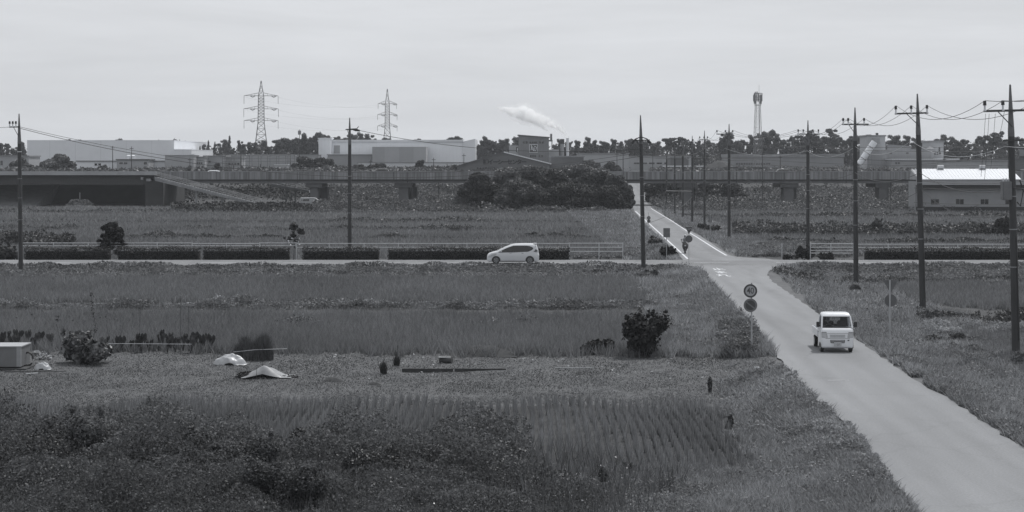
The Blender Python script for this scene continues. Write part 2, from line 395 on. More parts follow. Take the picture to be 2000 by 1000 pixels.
# white edge lines of the far road
def line(name, pts, wd=.15, dz=.006):
    ds = [p[0] for p in pts]; xs = [p[1] for p in pts]
    dd = np.arange(min(ds), max(ds), 2.); xx = np.interp(dd, ds, xs)
    strip(name, dd, xx-wd/2, xx+wd/2, zroad, paint, dz=dz)
line('left_edge_line', edge_table([(1343,505.5),(1300,466),(1266,435),(1240.5,412)]), .17)
line('right_edge_line', edge_table([(1419,499),(1400,488),(1349,456),(1310,430),(1271.5,407)]), .17)
for a_, b_ in ((-170, 8.6),): strip('kerb_line', [152.05, 152.2], [a_]*2, [b_]*2, zroad, paint, dz=.006)
strip('kerb_line', [152.05, 152.2], [17.5]*2, [170]*2, zroad, paint, dz=.006)
for k in range(-22, 26):
    x0 = k*7.0+1.5
    if not (10 < x0 < 14 and False): strip('centre_dash', [148.2, 148.34], [x0]*2, [x0+3]*2, zroad, paint, dz=.006)
for ch, yy in (('止', 139.0), ('ま', 135.0), ('れ', 131.2)):
    o = text('stop_marking', ch, 1.0, paint, None, Matrix.Translation((X(1403+(139.0-yy)*1.3, yy), yy, .508)) @ Matrix.Diagonal((1.05, 3.0, 1, 1)), ext=.001, bold=.014)
    tag(o, kind='structure')
# scuffed joint and old paint patch on the near road, culvert slab that juts out of the right edge
o = MB(); p = G(1640, 743, .5)
o.add([(p.x-.5, p.y-.12, .507), (p.x+.35, p.y-.10, .507), (p.x+.42, p.y+.10, .507), (p.x-.42, p.y+.13, .507)], [(0, 1, 2, 3)]).build('road_patch', mat('worn_paint', .27, .8, .3, 6))['kind'] = 'structure'
p = G(1868, 783, .5)
o = MB(); o.bb(p.x-1.2, p.x+.55, p.y-.9, p.y+.4, .2, .494); tag(o.build('culvert_slab', conc), kind='structure')

# ------------------------------------------------------------------ viaduct
VD = 365.0                                  # distance of its near face
zt, zb_, zg = Z(335, VD), Z(350.5, VD), Z(358, VD)
via = empty('viaduct', (0, VD, 0), 0, 'long concrete road viaduct with streaked parapet crossing behind the fields', 'viaduct')
b = MB(); b.bb(X(300, VD), X(1786, VD)+40, 0, .28, zb_+.003, zt); b.build('parapet', conc_streak, via)
b = MB(); b.bb(X(300, VD), X(1786, VD)+40, 11.7, 12, zb_, zt); b.build('parapet', conc, via)
b = MB(); b.bb(X(300, VD), X(1786, VD)+40, .1, 12, zb_-.35, zb_); b.build('deck', conc_dark_shaded, via)
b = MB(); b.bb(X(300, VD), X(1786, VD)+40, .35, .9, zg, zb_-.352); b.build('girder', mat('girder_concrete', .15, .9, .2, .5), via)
for y in (4, 7.5, 11): b = MB(); b.bb(X(300, VD), X(1786, VD)+40, y, y+.6, zg, zb_-.352); b.build('girder', conc_dark_shaded, via)
b = MB(); b.bb(X(300, VD), X(1786, VD)+40, -.04, .02, zt-.08, zt+.03); b.build('coping', conc, via)
for x in [k for k in range(-68, 100, 23)]:
    b = MB(); b.bb(x, x+.12, -.03, 0, zg+.05, zt-.1); b.build('joint', conc_dark_shaded, via)
def pier(px0, px1):
    x0, x1 = X(px0, VD+2), X(px1, VD+2)
    b = MB(); b.bb(x0, x1, 1.4, 5.4, -.5, zg-.9); b.bb(x0-.9, x1+.9, .9, 11.3, zg-.9, zg-.003)
    b.bb(x0+1, x1+1.4, 6.8, 10.8, -.5, zg-.9)
    b.build('pier', MATS.get('pier_concrete') or mat('pier_concrete', .12, .9, .2, .5), via, bevel=.08)
for a in ((606, 622), (779, 798), (1330, 1350), (1530, 1550), (1716, 1732), (958, 976)): pier(*a)
# drain pipes down the piers
for px in (805, 1361, 1740, 857):
    b = MB(); b.tube([(X(px, VD), .1, -.2), (X(px, VD), .1, zg+.2)], .12); b.build('drain_pipe', steel_dark, via)
rail = empty('viaduct_mesh_fence', (0, VD+.15, 0), 0, 'fine wire mesh fence standing on the viaduct parapet before the white warehouse', 'fence')
b = MB()
for z in (0.05, .35, .7): b.tube([(X(555, VD), 0, zt+z), (X(885, VD), 0, zt+z)], .018, 4)
b.build('mesh_wire', steel_dark, rail)
for k in range(19):
    x = X(555, VD)+k*(X(885, VD)-X(555, VD))/18; MB().tube([(x, 0, zt), (x, 0, zt+.75)], .03, 4).build('post', steel_dark, rail)
# left bridge: deep steel girders, shade put into their dark colour, wide deck
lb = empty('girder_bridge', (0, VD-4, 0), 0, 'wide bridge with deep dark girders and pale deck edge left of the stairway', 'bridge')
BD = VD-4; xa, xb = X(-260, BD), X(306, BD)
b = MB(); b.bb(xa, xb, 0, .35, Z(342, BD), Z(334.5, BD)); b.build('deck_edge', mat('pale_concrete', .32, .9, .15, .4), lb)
b = MB(); b.bb(xa, xb, .35, 24, Z(342, BD)-.2, Z(341, BD)); b.build('deck', conc_dark_shaded, lb)
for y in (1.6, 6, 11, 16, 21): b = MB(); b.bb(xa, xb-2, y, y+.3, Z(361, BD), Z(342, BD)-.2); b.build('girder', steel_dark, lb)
b = MB(); b.bb(xa, xb+1, 23.5, 25, -1, Z(342, BD)-.2); b.bb(X(283, BD), X(318, BD), .5, 24, -1, Z(354, BD)); b.build('abutment', conc_dark_shaded, lb)
b = MB()
b.prism([(-.5, -1), (14, -1), (24, Z(361, BD)-.1), (23, Z(361, BD)-.1)], 0, xa-10, X(60, BD)); b.build('slope_paving', conc, lb)
b = MB(); b.bb(X(286, BD), X(294, BD), -.3, 1, Z(354, BD), Z(349, BD)); b.build('bearing', conc, lb)
b = MB(); b.bb(X(275, BD), X(279, BD), -.1, 1, Z(351, BD), Z(346, BD)); b.build('bearing', conc, lb)
# stairways
def stair(x0, z0, x1, z1, y, lab):
    st = empty('stairway', ((x0+x1)/2, y, 0), 0, lab, 'stairs'); cx = (x0+x1)/2
    n = 40; b = MB(); poly = []
    for i in range(n):
        t0, t1 = i/n, (i+1)/n; xA = x0+(x1-x0)*t0-cx; xB = x0+(x1-x0)*t1-cx; zA = z0+(z1-z0)*t0
        poly += [(xA, zA), (xB, zA)]
    poly += [(x1-cx, z1-.5), (x0-cx, z0-.7)]
    b.prism(poly, 1, 0, 2.0); b.build('flight', conc, st)
    for yy in (-.06, 1.98):
        b = MB()
        b.prism([(x0-cx, z0+.05), (x1-cx, z1+.05), (x1-cx, z1-.35), (x0-cx, z0-.35)], 1, yy, yy+.08); b.build('stringer', conc, st)
        b = MB()
        for dz in (.45, .8, 1.1): b.tube([(x0-cx, yy+.04, z0+dz), (x1-cx, yy+.04, z1+dz)], .03, 4)
        for i in range(41):
            t = i/40; x = x0+(x1-x0)*t-cx; z = z0+(z1-z0)*t; b.tube([(x, yy+.04, z), (x, yy+.04, z+1.1)], .018, 4)
        b.build('handrail', steel, st)
    for t in (.38, .62):
        x = x0+(x1-x0)*t-cx; b = MB(); b.tube([(x, 1, -.3), (x, 1, z0+(z1-z0)*t-.6)], .22, 10); b.build('column', conc, st)
    return st
SD = VD-6.4
stair(X(302, SD), Z(346, SD), X(512, SD), Z(400, SD), SD, 'long concrete stairway slanting down from the bridge end to the field')
stair(X(530, VD+14), Z(359, VD+14), X(604, VD+14), Z(374, VD+14)+.2, VD+14, 'short far stairway half hidden behind the viaduct piers and parked van')

# ------------------------------------------------------------------ utility poles and their wires
def insulator(parent, x, y, z, h=.42):
    b = MB(); b.tube([(x, y, z-.06), (x, y, z), (x, y, z+.01), (x, y, z+h*.5)], [.075, .075, .05, .045], 8)
    o = b.build('insulator', ceram, parent)
    b = MB(); b.tube([(x, y, z+h*.5), (x, y, z+h)], [.085, .07], 8); b.build('insulator_cap', black_pl, o)
def pole(px, py, pytop, d, lean, label, arm=None, armz=None, ins=(), second=None, group='utility poles', r=.19, pinned=None):
    x = X(px, d); z0 = hz(x, d)-.3; top = Z(pytop, d)-z0
    t = empty('utility_pole', (x, d, z0), 0, label, 'utility pole', group)
    t.rotation_euler = (0, lean, 0)
    sh = top*.835
    b = MB(); b.tube([(0, 0, 0), (0, 0, sh)], [r, r*.78], 14); b.build('shaft', pole_c, t, smooth=True)
    b = MB(); b.tube([(0, 0, sh-.25), (0, 0, sh), (0, 0, top-.35), (0, 0, top)], [r*.8, r*.8, r*.32, r*.22], 12); b.build('steel_top', mat_top, t, smooth=True)
    if arm:
        b = MB(); az = armz-z0; b.bb(arm[0], arm[1], -r-.09, -r, az-.05, az+.05)
        a = b.build('crossarm', steel_dark, t)
        for xi in ins: insulator(a, xi, -r-.045, az+.05)
        b = MB(); b.tube([(0, -r-.04, az-.75), (arm[0]*.5, -r-.06, az-.04)], .025, 5); b.build('brace', steel_dark, t)
    b = MB(); b.tube([(r*.6, -r*.9, 1.2), (r*.5, -r*.85, sh*.55)], .03, 5); b.build('conduit', steel_dark, t)
    for zb in (sh*.72, sh*.58, sh*.42): MB().tube([(0, 0, zb), (0, 0, zb+.05)], r*.97, 12).build('band', steel, t)
    return t
mat_top = mat('weathered_steel', .11, .6, .2, 2)
ROW = []
specs = [  # base px, base py, top py, distance, label words, arm (x0,x1), arm py, insulators
 (1985, 700, 165, 80.0, 'tall concrete utility pole at the right edge carrying a transformer box', (-1.30, 1.3), 216, (-1.25, -.42, 1.2), -.022),
 (1803, 612, 183, 104., 'concrete utility pole beside the white roofed building, two signs backs to its left', (-1.42, .56), 221, (-1.36, -.44, .5), -.026),
 (1672, 556, 210, 128.5, 'concrete utility pole rising behind the white kei truck', (-1.0, .95), 243, (-.92, -.55, .62), -.006),
 (1578, 492, 235, 173., 'concrete utility pole in front of the end of the white rail fence', (-1.1, 1.1), 262, (-1.0, -.5, .45, 1.0), 0),
 (1424, 468, 242, 204., 'concrete utility pole beside the mound, with a one sided crossarm', (-1.5, .15), 262, (-1.45, -.45, .4), 0),
 (1376, 443, 255, 245., 'slim utility pole on the verge right of the far round sign', (-.75, .45), 273, (-.7, -.1, .4), 0),
 (1352, 437, 265, 257., 'slim utility pole on the verge, sixth back from the transformer pole', (-.7, .2), 278, (-.6, .1), 0),
 (1334, 427, 276, 281., 'slim utility pole on the verge, seventh back from the transformer pole', (-.6, .3), 286, (-.5, .2), 0),
 (1318, 421, 283, 297., 'slim utility pole on the verge, eighth back from the transformer pole', (-.5, .3), 291, (-.4, .2), 0),
 (1302, 410, 288, 332., 'slim utility pole on the verge nearest the viaduct and farthest back', (-.5, .3), 295, (-.4, .2), 0)]
specs[1] = specs[1][:4]+('concrete utility pole in front of the left end of the white roofed building',)+specs[1][5:]
for k in range(len(specs)):
    px, py, pt, d, lab, arm, apy, ins, lean = specs[k]
    if k == 6: lab = 'slim utility pole on the verge, second left of the far round sign'
    if k == 7: lab = 'slim utility pole on the verge, third left of the far round sign'
    if k == 8: lab = 'slim utility pole on the verge, fourth left of the far round sign'
    az = Z(apy, d); t = pole(px, py, pt, d, lean, lab, arm, az, ins, group='utility poles along the right verge', r=.19 if k < 5 else .165)
    ROW.append((X(px, d)+lean*az, d, az+.45, ins))
P1 = [o for o in C.objects if o.name.startswith('utility_pole')][0]
b = MB(); zz = Z(388, 80)+.3; b.bb(-.5, -.08, -.26, .2, zz, zz+.86); tb = b.build('transformer', mat('transformer_grey', .13, .6, .15, 3), P1, bevel=.03)
b = MB()
for i in range(3): b.tube([(-.42+i*.14, -.02, zz+.86), (-.42+i*.14, -.02, zz+1.0)], .03, 6)
b.build('bushing', ceram, tb)
b = MB(); z2 = Z(272, 80)+.3; b.bb(-.45, 1.1, -.26, -.19, z2-.04, z2+.04); b.build('lower_crossarm', steel_dark, P1)
b = MB(); b.bb(.28, .62, -.24, -.22, Z(303, 80)+.3, Z(290, 80)+.3); b.build('plate', steel, P1)
b = MB(); b.tube([(.35, 0, zz+.9), (.5, 0, zz+.4), (.35, 0, zz-.3), (.2, 0, zz-.1)], .035, 6); b.build('cable_loop', black_pl, P1)
# the next pole of the row towards the camera stands outside the picture and carries the wires on
P0 = pole(2440, 900, -20, 55., 0, 'utility pole just outside the view holding the near ends of the wires', (-1.3, 1.3), Z(60, 55), (-1.25, 0, 1.2), group='utility poles along the right verge')
ROW.insert(0, (X(2440, 55), 55., Z(60, 55)+.45, (-1.25, 0, 1.2)))
def sag(p, q, s, n=14):
    p, q = Vector(p), Vector(q); return [p.lerp(q, i/n)-Vector((0, 0, 4*s*(i/n)*(1-i/n))) for i in range(n+1)]
def cable(pts, r, label, group='overhead wires along the right verge', m=wire_m, cat='wire'):
    b = MB(); b.tube(pts, r, 4, cap=False); return tag(b.build('overhead_wire', m), label, cat, group)
bright_wire = mat('bare_wire', .42, .4, .1, 3)
def run(idx, r, label, dz=0., m=wire_m, sg=.85, dx=0., upto=9):
    pts = []
    for a, c in zip(ROW[:upto-1], ROW[1:upto]):
        ia = a[3][min(idx, len(a[3])-1)]; ic = c[3][min(idx, len(c[3])-1)]
        p = (a[0]+ia+dx, a[1]-.23, a[2]+dz); q = (c[0]+ic+dx, c[1]-.23, c[2]+dz)
        pts += sag(p, q, sg)[(1 if pts else 0):]
    return cable(pts, r, label, m=m)
run(0, .014, 'topmost overhead wire on the left ends of the crossarms')
run(1, .014, 'overhead wire on the middle insulators of the crossarms')
run(2, .014, 'overhead wire on the right ends of the crossarms')
run(0, .012, 'bundled low voltage wire hung well below the crossarms', dz=-2.1, dx=.9, sg=.7, m=bright_wire)
run(1, .020, 'thick communication cable slung low along the right hand poles', dz=-4.0, dx=.5, sg=.6)
run(1, .016, 'lowest thin cable slung along the right hand poles', dz=-5.0, dx=.6, sg=.9)
# down leads between the conductors of the near spans
for k, (pa, pb, lab) in enumerate([((1209, 0), 0, 'x')]): pass
# left poles along the crossing road
pl = [(41, 535, 222, 141., -.012, 'lone concrete utility pole at the left edge before the bridge', 248, (-.75, .1), (-.7, -.45, -.2)),
      (683, 512, 230, 158., 0.0, 'lone concrete utility pole behind the clipped hedge left of the car', 253, (-.35, .35), ()),
      (1257, 532, 225, 143., -.02, 'leaning dark utility pole beside the junction with draped cable covers', 274, (-.7, .7), ())]
PL = []
for px, py, pt, d, lean, lab, apy, arm, ins in pl:
    az = Z(apy, d); t = pole(px, py, pt, d, lean, lab, arm, az, ins, group='utility poles along the crossing road'); PL.append((t, X(px, d)+lean*az, d, az))
t, x3, d3, a3 = PL[2]; zb = a3-t.location.z
for sgn in (-1, 1):
    b = MB(); b.tube([(0, -.2, zb+.28), (sgn*.45, -.2, zb+.12), (sgn*.8, -.2, zb-.25)], [.035, .05, .09], 7); b.build('cable_cover', black_pl, t)
b = MB(); b.box((.62, -.2, zb-.15), (.34, .1, .22), Matrix.Rotation(R(35), 3, 'Y')); b.build('switch_box', black_pl, t)
t, x2, d2, a2 = PL[1]; zb = a2-t.location.z
b = MB(); b.tube([(.1, -.2, zb+.05), (.55, -.2, zb-.02), (.95, -.2, zb-.12)], [.04, .14, .07], 7); b.tube([(.6, -.2, zb), (.85, -.2, zb+.3)], [.05, .02], 5); b.build('cable_cover', black_pl, t)
t, x1, d1, a1 = PL[0]
for px in (0,):
    b = MB(); 
    b.tube([(0, 0, Z(297, d1)-t.location.z), (0, 0, Z(297, d1)-t.location.z+.05)], .18, 12)
    b.build('band_white', white_paint, t)
g2 = 'overhead wires along the crossing road'
cable(sag((x1-.5, d1, a1), (-75, 141, a1+.3), .5), .015, 'short wire leaving the left edge pole out of the picture', g2)
cable(sag((x1+.1, d1, a1), (x3, d3-.2, a3-1.0), 2.6, 30), .016, 'deeply sagging upper cable from the left edge pole to the junction pole', g2)
cable(sag((x1+.1, d1, a1-.12), (x3, d3-.2, a3-1.3), 2.75, 30), .022, 'deeply sagging lower cable from the left edge pole to the junction pole', g2)
cable(sag((x2+.5, d2, a2), (x3, d3, a3-.7), .9, 24), .022, 'cable from the hedge pole sloping down to the junction pole', g2)
cable(sag((x3+.7, d3, a3-.2), (X(1376, 245), 245, Z(290, 245)), 1.0, 20), .022, 'cable from the junction pole running back to the slim verge poles', g2)
cable(sag((x3, d3, a3-1.0), (X(1578, 173), 173, Z(300, 173)), .5, 20), .016, 'cable from the junction pole across the far road to the right', g2)
cable(sag((X(1578, 173), 173, Z(300, 173)), (X(2100, 150), 150, Z(292, 150)), .9, 20), .016, 'thin cable in front of the duct tower running off to the right', g2)
cable(sag((X(1489, 362), 362, Z(312, 362)), (X(2100, 330), 330, Z(318, 330)), .9, 20), .03, 'thin cable in front of the viaduct running off to the right', g2)
cable(sag((X(1180, 362), 362, Z(300, 362)), (X(1489, 362), 362, Z(312, 362)), .6, 20), .03, 'thin cable above the viaduct left of the phone mast', g2)
cable(sag((x3, d3, 3.8), (X(1220, 160), 150, 4.1), .25), .02, 'loose short cable drooping left from the junction pole', g2)
cable(sag((x3, d3, 3.9), (X(1352, 257), 257, 4.0), .6, 20), .02, 'low cable from the junction pole across the far road', g2)
cable([(X(1300, 240), 240, Z(373, 240)), (X(1352, 257), 257, Z(374, 257))], .09, 'short thick cable sleeve hanging beside the slim verge poles', g2)
for i, (xa_, ya_, xb_, yb__, d_, sg_, lab) in enumerate([(1440, 284, 2100, 283, 300., .4, 'upper of two level cables crossing before the pines at right'), (1600, 290, 2100, 291, 296., .5, 'lower of two level cables crossing before the pines at right'),
        (1790, 352, 2100, 338, 130., .5, 'cable rising to the right across the white roof'), (1785, 367, 2100, 363, 230., .3, 'cable crossing below the eave of the white roofed building'), (1290, 330, 1800, 326, 355., .5, 'level cable just above the viaduct parapet right of the junction'),
        (1785, 395, 2100, 392, 240., .4, 'faint cable at the window line of the white roofed building'), (1500, 322, 1980, 300, 300., 1.2, 'cable climbing rightwards over the sheds to the transformer pole')]):
    cable(sag((X(xa_, d_), d_, Z(ya_, d_)), (X(xb_, d_), d_, Z(yb__, d_)), sg_, 20), .00009*d_+.006, lab, g2)
for i, (px, y0, y1, d_) in enumerate([(1925, 222, 345, 80.5), (1932, 222, 350, 80.6), (1944, 222, 330, 80.7), (1962, 216, 262, 80.4)]):
    cable([(X(px, d_), d_, Z(y0, d_)), (X(px-4, d_), d_, Z((y0+y1)/2, d_)), (X(px-9, d_), d_, Z(y1, d_))], .009, ['first', 'second', 'third', 'fourth'][i]+' thin down lead hanging from the left crossarm of the transformer pole', 'down leads at the transformer pole')
# small poles by the viaduct and among the works
for px, py, pt, d, lab in [(1489, 398, 298, 362., 'slim pole standing close in front of the viaduct below the phone mast'),
                           (1524, 345, 303, 452., 'slim pole behind the dark car on the viaduct'),
                           (1217, 420, 296, 340., 'dark pole standing right of the big bushes where the road passes under'),
                           (1205, 345, 297, 455., 'short dark pole behind the right shoulder of the big bushes'),
                           (847, 345, 308, 452., 'thin short pole in front of the white warehouse annex'),
                           (724, 345, 312, 452., 'stub of a dark pole in front of the grey warehouse box'),
                           (371, 345, 308, 452., 'short pole in front of the low pale sheds'),
                           (585, 340, 253, 520., 'thin antenna pole rising above the trees left of the white warehouse'),
                           (567, 340, 283, 520., 'thin pole just left of the antenna pole'),
                           (257, 345, 286, 452., 'thin pole right of the roof tanks before the long warehouse'),
                           (220, 345, 285, 452., 'thin pole left of the roof tanks before the long warehouse'),
                           (471, 345, 285, 452., 'thin pole left of the first pylon'),
                           (906, 345, 300, 452., 'thin downpipe like pole at the right end of the white warehouse'),
                           (1332, 345, 290, 452., 'thin pole among the sheds left of the earth mound'),
                           (1275, 345, 300, 452., 'thin pole over the sheds right of the junction pole')]:
    x = X(px, d); z0 = hz(x, d); tt = empty('slim_pole', (x, d, z0), 0, lab, 'pole', 'slim poles around the works')
    b = MB(); b.tube([(0, 0, -.3), (0, 0, Z(pt, d)-z0)], [.13, .07], 6); b.build('shaft', steel_dark, tt)
    if px == 585: b = MB(); b.bb(-.45, .45, -.2, .2, Z(263, d)-z0, Z(255, d)-z0); b.build('antenna', steel, tt)
    else: b = MB(); b.bb(-.5, .5, -.1, .1, Z(pt+4, d)-z0-.06, Z(pt+4, d)-z0+.06); b.build('crossarm', steel_dark, tt)

# ------------------------------------------------------------------ pylons and phone mast
def lattice(b, levels, r, rb):
    """square tapering tower: levels [(z, half width)]"""
    for (z0, a0), (z1, a1) in zip(levels[:-1], levels[1:]):
        c0 = [(-a0, -a0, z0), (a0, -a0, z0), (a0, a0, z0), (-a0, a0, z0)]; c1 = [(-a1, -a1, z1), (a1, -a1, z1), (a1, a1, z1), (-a1, a1, z1)]
        for k in range(4):
            b.tube([c0[k], c1[k]], r, 4, cap=False); j = (k+1) % 4
            b.tube([c0[k], c1[j]], rb, 3, cap=False); b.tube([c0[j], c1[k]], rb, 3, cap=False); b.tube([c1[k], c1[j]], rb, 3, cap=False)
pyl = mat('pylon_steel', .16, .6, .15, 1)
def pylon(px, d, ytop, arms, hw, bodyw, basew, lab, yneck):
    x = X(px, d); z0 = hz(x, d); t = empty('pylon', (x, d, z0), R(6), lab, 'pylon', 'power line pylons')
    zz = lambda y: Z(y, d)-z0
    k = d/F
    lv = []; zt_, zn, za = zz(ytop), zz(yneck), zz(arms[0])
    n = 8
    for i in range(n+1): f = i/n; lv.append((zn*f, (basew*(1-f)+bodyw*1.15*f)*k/2))
    m = 9
    for i in range(1, m+1): f = i/m; lv.append((zn+(za-zn)*f, bodyw*(1.15-.15*f)*k/2))
    for i in range(1, 4): f = i/3; lv.append((za+(zt_-za)*f, max(.1, bodyw*(1-f)*k/2)))
    b = MB(); lattice(b, lv, .10, .055); b.build('lattice_body', pyl, t)
    for y, h in zip(arms, hw):
        za = zz(y); w_ = h*k; bw_ = bodyw*k/2
        for s in (-1, 1):
            b = MB()
            for yy in (-bw_, bw_):
                b.tube([(s*bw_, yy, za), (s*w_, 0, za)], .07, 4); b.tube([(s*bw_, yy, za+5.5*k), (s*w_, 0, za)], .06, 4)
            for q in (.25, .5, .75): b.tube([(s*(bw_+(w_-bw_)*q), 0, za), (s*(bw_+(w_-bw_)*q), 0, za+5.5*k*(1-q))], .05, 3)
            ar = b.build('arm', pyl, t)
            b = MB(); b.tube([(s*w_, 0, za), (s*w_, -.1, za-16*k if px < 600 else za-10*k)], .07, 5); b.build('insulator_string', steel_dark, ar)
            b = MB(); b.tube([(s*w_*.62, 0, za-.1), (s*w_*.62+.8, -1, za-.55), (s*w_*.62+1.6, -2, za-.3)], .17, 5); b.build('tension_insulator', steel, ar)
    return t
PA = pylon(510, 640., 158, (187, 212.5, 235.5), (33, 33.5, 33), 10.5, 34, 'wider steel lattice power pylon above the substation', 240)
PB = pylon(756.5, 730., 174, (202.5, 224, 246), (18, 19, 19), 8.0, 26, 'narrower steel lattice power pylon in front of the white warehouse', 250)
n = 0
for (ya, yb) in ((187, 202), (212, 224), (235, 246)):
    for s, w_ in ((-1, 'left'), (1, 'right')):
        n += 1; p = Q(510+s*32, ya+3, 640.); q = Q(756+s*18, yb+3, 730.)
        cable(sag(p, q, 2.2, 16), .013, '%s %s power line wire between the two pylons' % (('top', 'middle', 'bottom')[(n-1)//2], w_), 'power line wires between the pylons', cat='power line')
x = X(1480, 520.); z0 = hz(x, 520.); t = empty('phone_mast', (x, 520., z0), R(10), 'pale lattice phone mast with antenna cage above the tree line', 'mast')
k = 520/F; zz = lambda y: Z(y, 520.)-z0
lv = [(zz(335)+(zz(206)-zz(335))*i/12, (8.2*(1-i/12)+4.2*i/12)*k) for i in range(13)]
b = MB(); lattice(b, lv+[(zz(183), 4*k)], .06, .03); b.tube([(.4, 0, 0), (.4, 0, zz(206))], .06, 5); b.build('lattice_body', mat('mast_steel', .18, .5, .1, 1), t)
b = MB()
for z in (zz(205), zz(194), zz(182)):
    for i in range(8):
        a0, a1 = i*math.pi/4, (i+1)*math.pi/4; b.tube([(7.6*k*math.cos(a0), 7.6*k*math.sin(a0), z), (7.6*k*math.cos(a1), 7.6*k*math.sin(a1), z)], .06, 4)
b.build('platform', pyl, t)
for i in range(8):
    a = i*math.pi/4+.3; xx, yy = 8.2*k*math.cos(a), 8.2*k*math.sin(a)
    b = MB(); b.bb(xx-.13, xx+.13, yy-.1, yy+.1, zz(203-(i % 2)*5), zz(185-(i % 3)*3)); b.build('antenna_panel', MATS['mast_steel'], t)
b = MB(); b.tube([(.4, 0, zz(183)), (.4, 0, zz(166))], .04, 4); b.build('lightning_rod', pyl, t)

# ------------------------------------------------------------------ buildings beyond the viaduct
wall_w = mat('warehouse_wall', .72, .8, .05, .2, stripes=(0, 8.2, .012, .25))
wall_p = mat('pale_cladding', .80, .8, .05, .2, stripes=(0, 1.2, .08, .06))
wall_g = mat('grey_cladding', .27, .8, .06, .3, stripes=(0, .9, .12, .08))
wall_m = mat('mid_wall', .33, .85, .10, .3)
wall_d = mat('dark_wall', .13, .85, .10, .4)
roof_b = mat('bright_sheet_roof', .70, .45, .05, 1, stripes=(0, .62, .10, .30))
roof_g = mat('grey_sheet_roof', .22, .6, .10, .5, stripes=(0, .8, .1, .2))
roof_d = mat('dark_roof', .10, .7, .15, .5)
def bld(name, px0, px1, ytop, d, depth, m, label, roofm=None, group=None, base=None, cat='building', over=.25, rh=.35, wins=(), ybot=None, slope=0):
    x0, x1 = X(px0, d), X(px1, d); cx = (x0+x1)/2; z0 = 5.4 if base is None else base
    t = empty(name, (cx, d, z0), 0, label, cat, group); zt = Z(ytop, d)-z0; hw = (x1-x0)/2
    b = MB(); b.prism([(-hw, 0), (hw, 0), (hw, zt-slope*d/F), (-hw, zt)], 1, 0, depth); b.build('wall', m, t)
    b = MB(); b.prism([(-hw-over, zt), (hw+over, zt-slope*d/F), (hw+over, zt+rh-slope*d/F), (-hw-over, zt+rh)], 1, -over, depth+over); b.build('roof', roofm or roof_g, t)
    for (wx0, wx1, wy0, wy1, n) in wins:                      # n windows spread over the given photo rectangle
        a0, a1 = X(wx0, d)-cx, X(wx1, d)-cx; zz0, zz1 = Z(wy1, d)-z0, Z(wy0, d)-z0; st = (a1-a0)/n
        for i in range(n):
            b = MB(); q0 = a0+st*(i+.14); q1 = a0+st*(i+.86); b.bb(q0, q1, -.04, .03, zz0, zz1); wn = b.build('window', dark_glass, t)
            b = MB(); b.bb(q0-.06, q1+.06, -.06, .02, zz0-.08, zz0); b.bb((q0+q1)/2-.03, (q0+q1)/2+.03, -.07, -.04, zz0, zz1); b.build('window_frame', steel, wn)
    return t
W1 = bld('warehouse', 53, 340, 275, 560, 60, wall_w, 'long pale warehouse with plain joints behind the round bushes at left', wall_w, rh=.2, over=.05)
b = MB(); b.bb(-23, -23.3, 0, 1, 0, 0)
bld('warehouse_annex', 340, 374, 293, 558, 40, wall_w, 'lower pale block joined to the right end of the long warehouse', wall_w, rh=.2, over=.05)
W2 = bld('warehouse', 623, 902, 277, 600, 50, wall_p, 'white ribbed warehouse with bright roof edge behind the second pylon', white_paint, rh=.7, over=.5)
x0 = X(902, 600)-W2.location.x; x1 = X(928, 600)-W2.location.x; zt2 = Z(277, 600)-5.4
b = MB(); b.prism([(x0+.01, 0), (x1, 0), (x1, Z(271, 600)-5.4), (x0+.01, zt2)], 1, 0.5, 45); b.build('end_wall', wall_w, W2)
b = MB(); b.bb(X(652, 600)-W2.location.x, X(664, 600)-W2.location.x, -.06, -.01, Z(300, 600)-5.4, Z(284, 600)-5.4); b.build('loading_door', wall_m, W2)
bld('warehouse_wing', 622, 646, 271, 597, 8, wall_p, 'taller end block at the left of the white warehouse', wall_p, rh=.3)
bld('warehouse_extension', 727, 832, 287.5, 585, 14, mat('box_cladding', .36, .8, .05, .3, stripes=(0, 9.7, .5, .12)), 'grey box shaped extension in front of the white warehouse', wall_g, rh=.1, over=.02)
bld('shed', 640, 726, 303, 588, 10, mat('shed_wall', .27, .8, .06, .3), 'low grey lean to under the white warehouse wall', roof_g, rh=.3, group='low sheds beyond the viaduct')
bld('shed', 700, 935, 318, 540, 10, mat('pale_shed', .6, .8, .06, .3), 'pale low wall and shed along the foot of the white warehouse', roof_g, rh=.2, group='low sheds beyond the viaduct')
# low works left
G_ = 'low sheds beyond the viaduct'
bld('shed', -20, 56, 306, 500, 12, wall_m, 'low flat roofed shed at the left edge behind the pole', roof_g, group=G_, wins=[(0, 6, 314, 322, 1)])
bld('office', 150, 330, 316, 500, 10, wall_w, 'long low pale office block in front of the long warehouse', roof_g, group=G_, wins=[(184, 198, 319, 323, 2), (270, 290, 317, 322, 3)])
bld('office', 228, 290, 313, 492, 8, wall_m, 'small flat roofed block carrying two round roof tanks', roof_d, group=G_, wins=[(232, 250, 317, 320, 2), (280, 288, 316, 321, 1)])
bld('shed', 322, 378, 303, 495, 9, wall_m, 'pale shed with curved white roof edge left of the low sheds', roof_b, group=G_)
bld('shed', 372, 400, 308, 500, 8, mat('light_shed', .36, .8, .06, .3), 'small light shed with a row of tiny windows', roof_g, group=G_, wins=[(384, 396, 317, 320, 3)])
bld('shed', 398, 440, 306, 505, 9, wall_m, 'mid grey shed with one window left of the substation', roof_g, group=G_, wins=[(402, 412, 314, 317, 2)])
bld('shed', 440, 470, 308, 507, 9, mat('light_shed2', .34, .8, .06, .3), 'light grey shed with dark openings beside the substation', roof_g, group=G_, wins=[(445, 468, 318, 322, 4)])
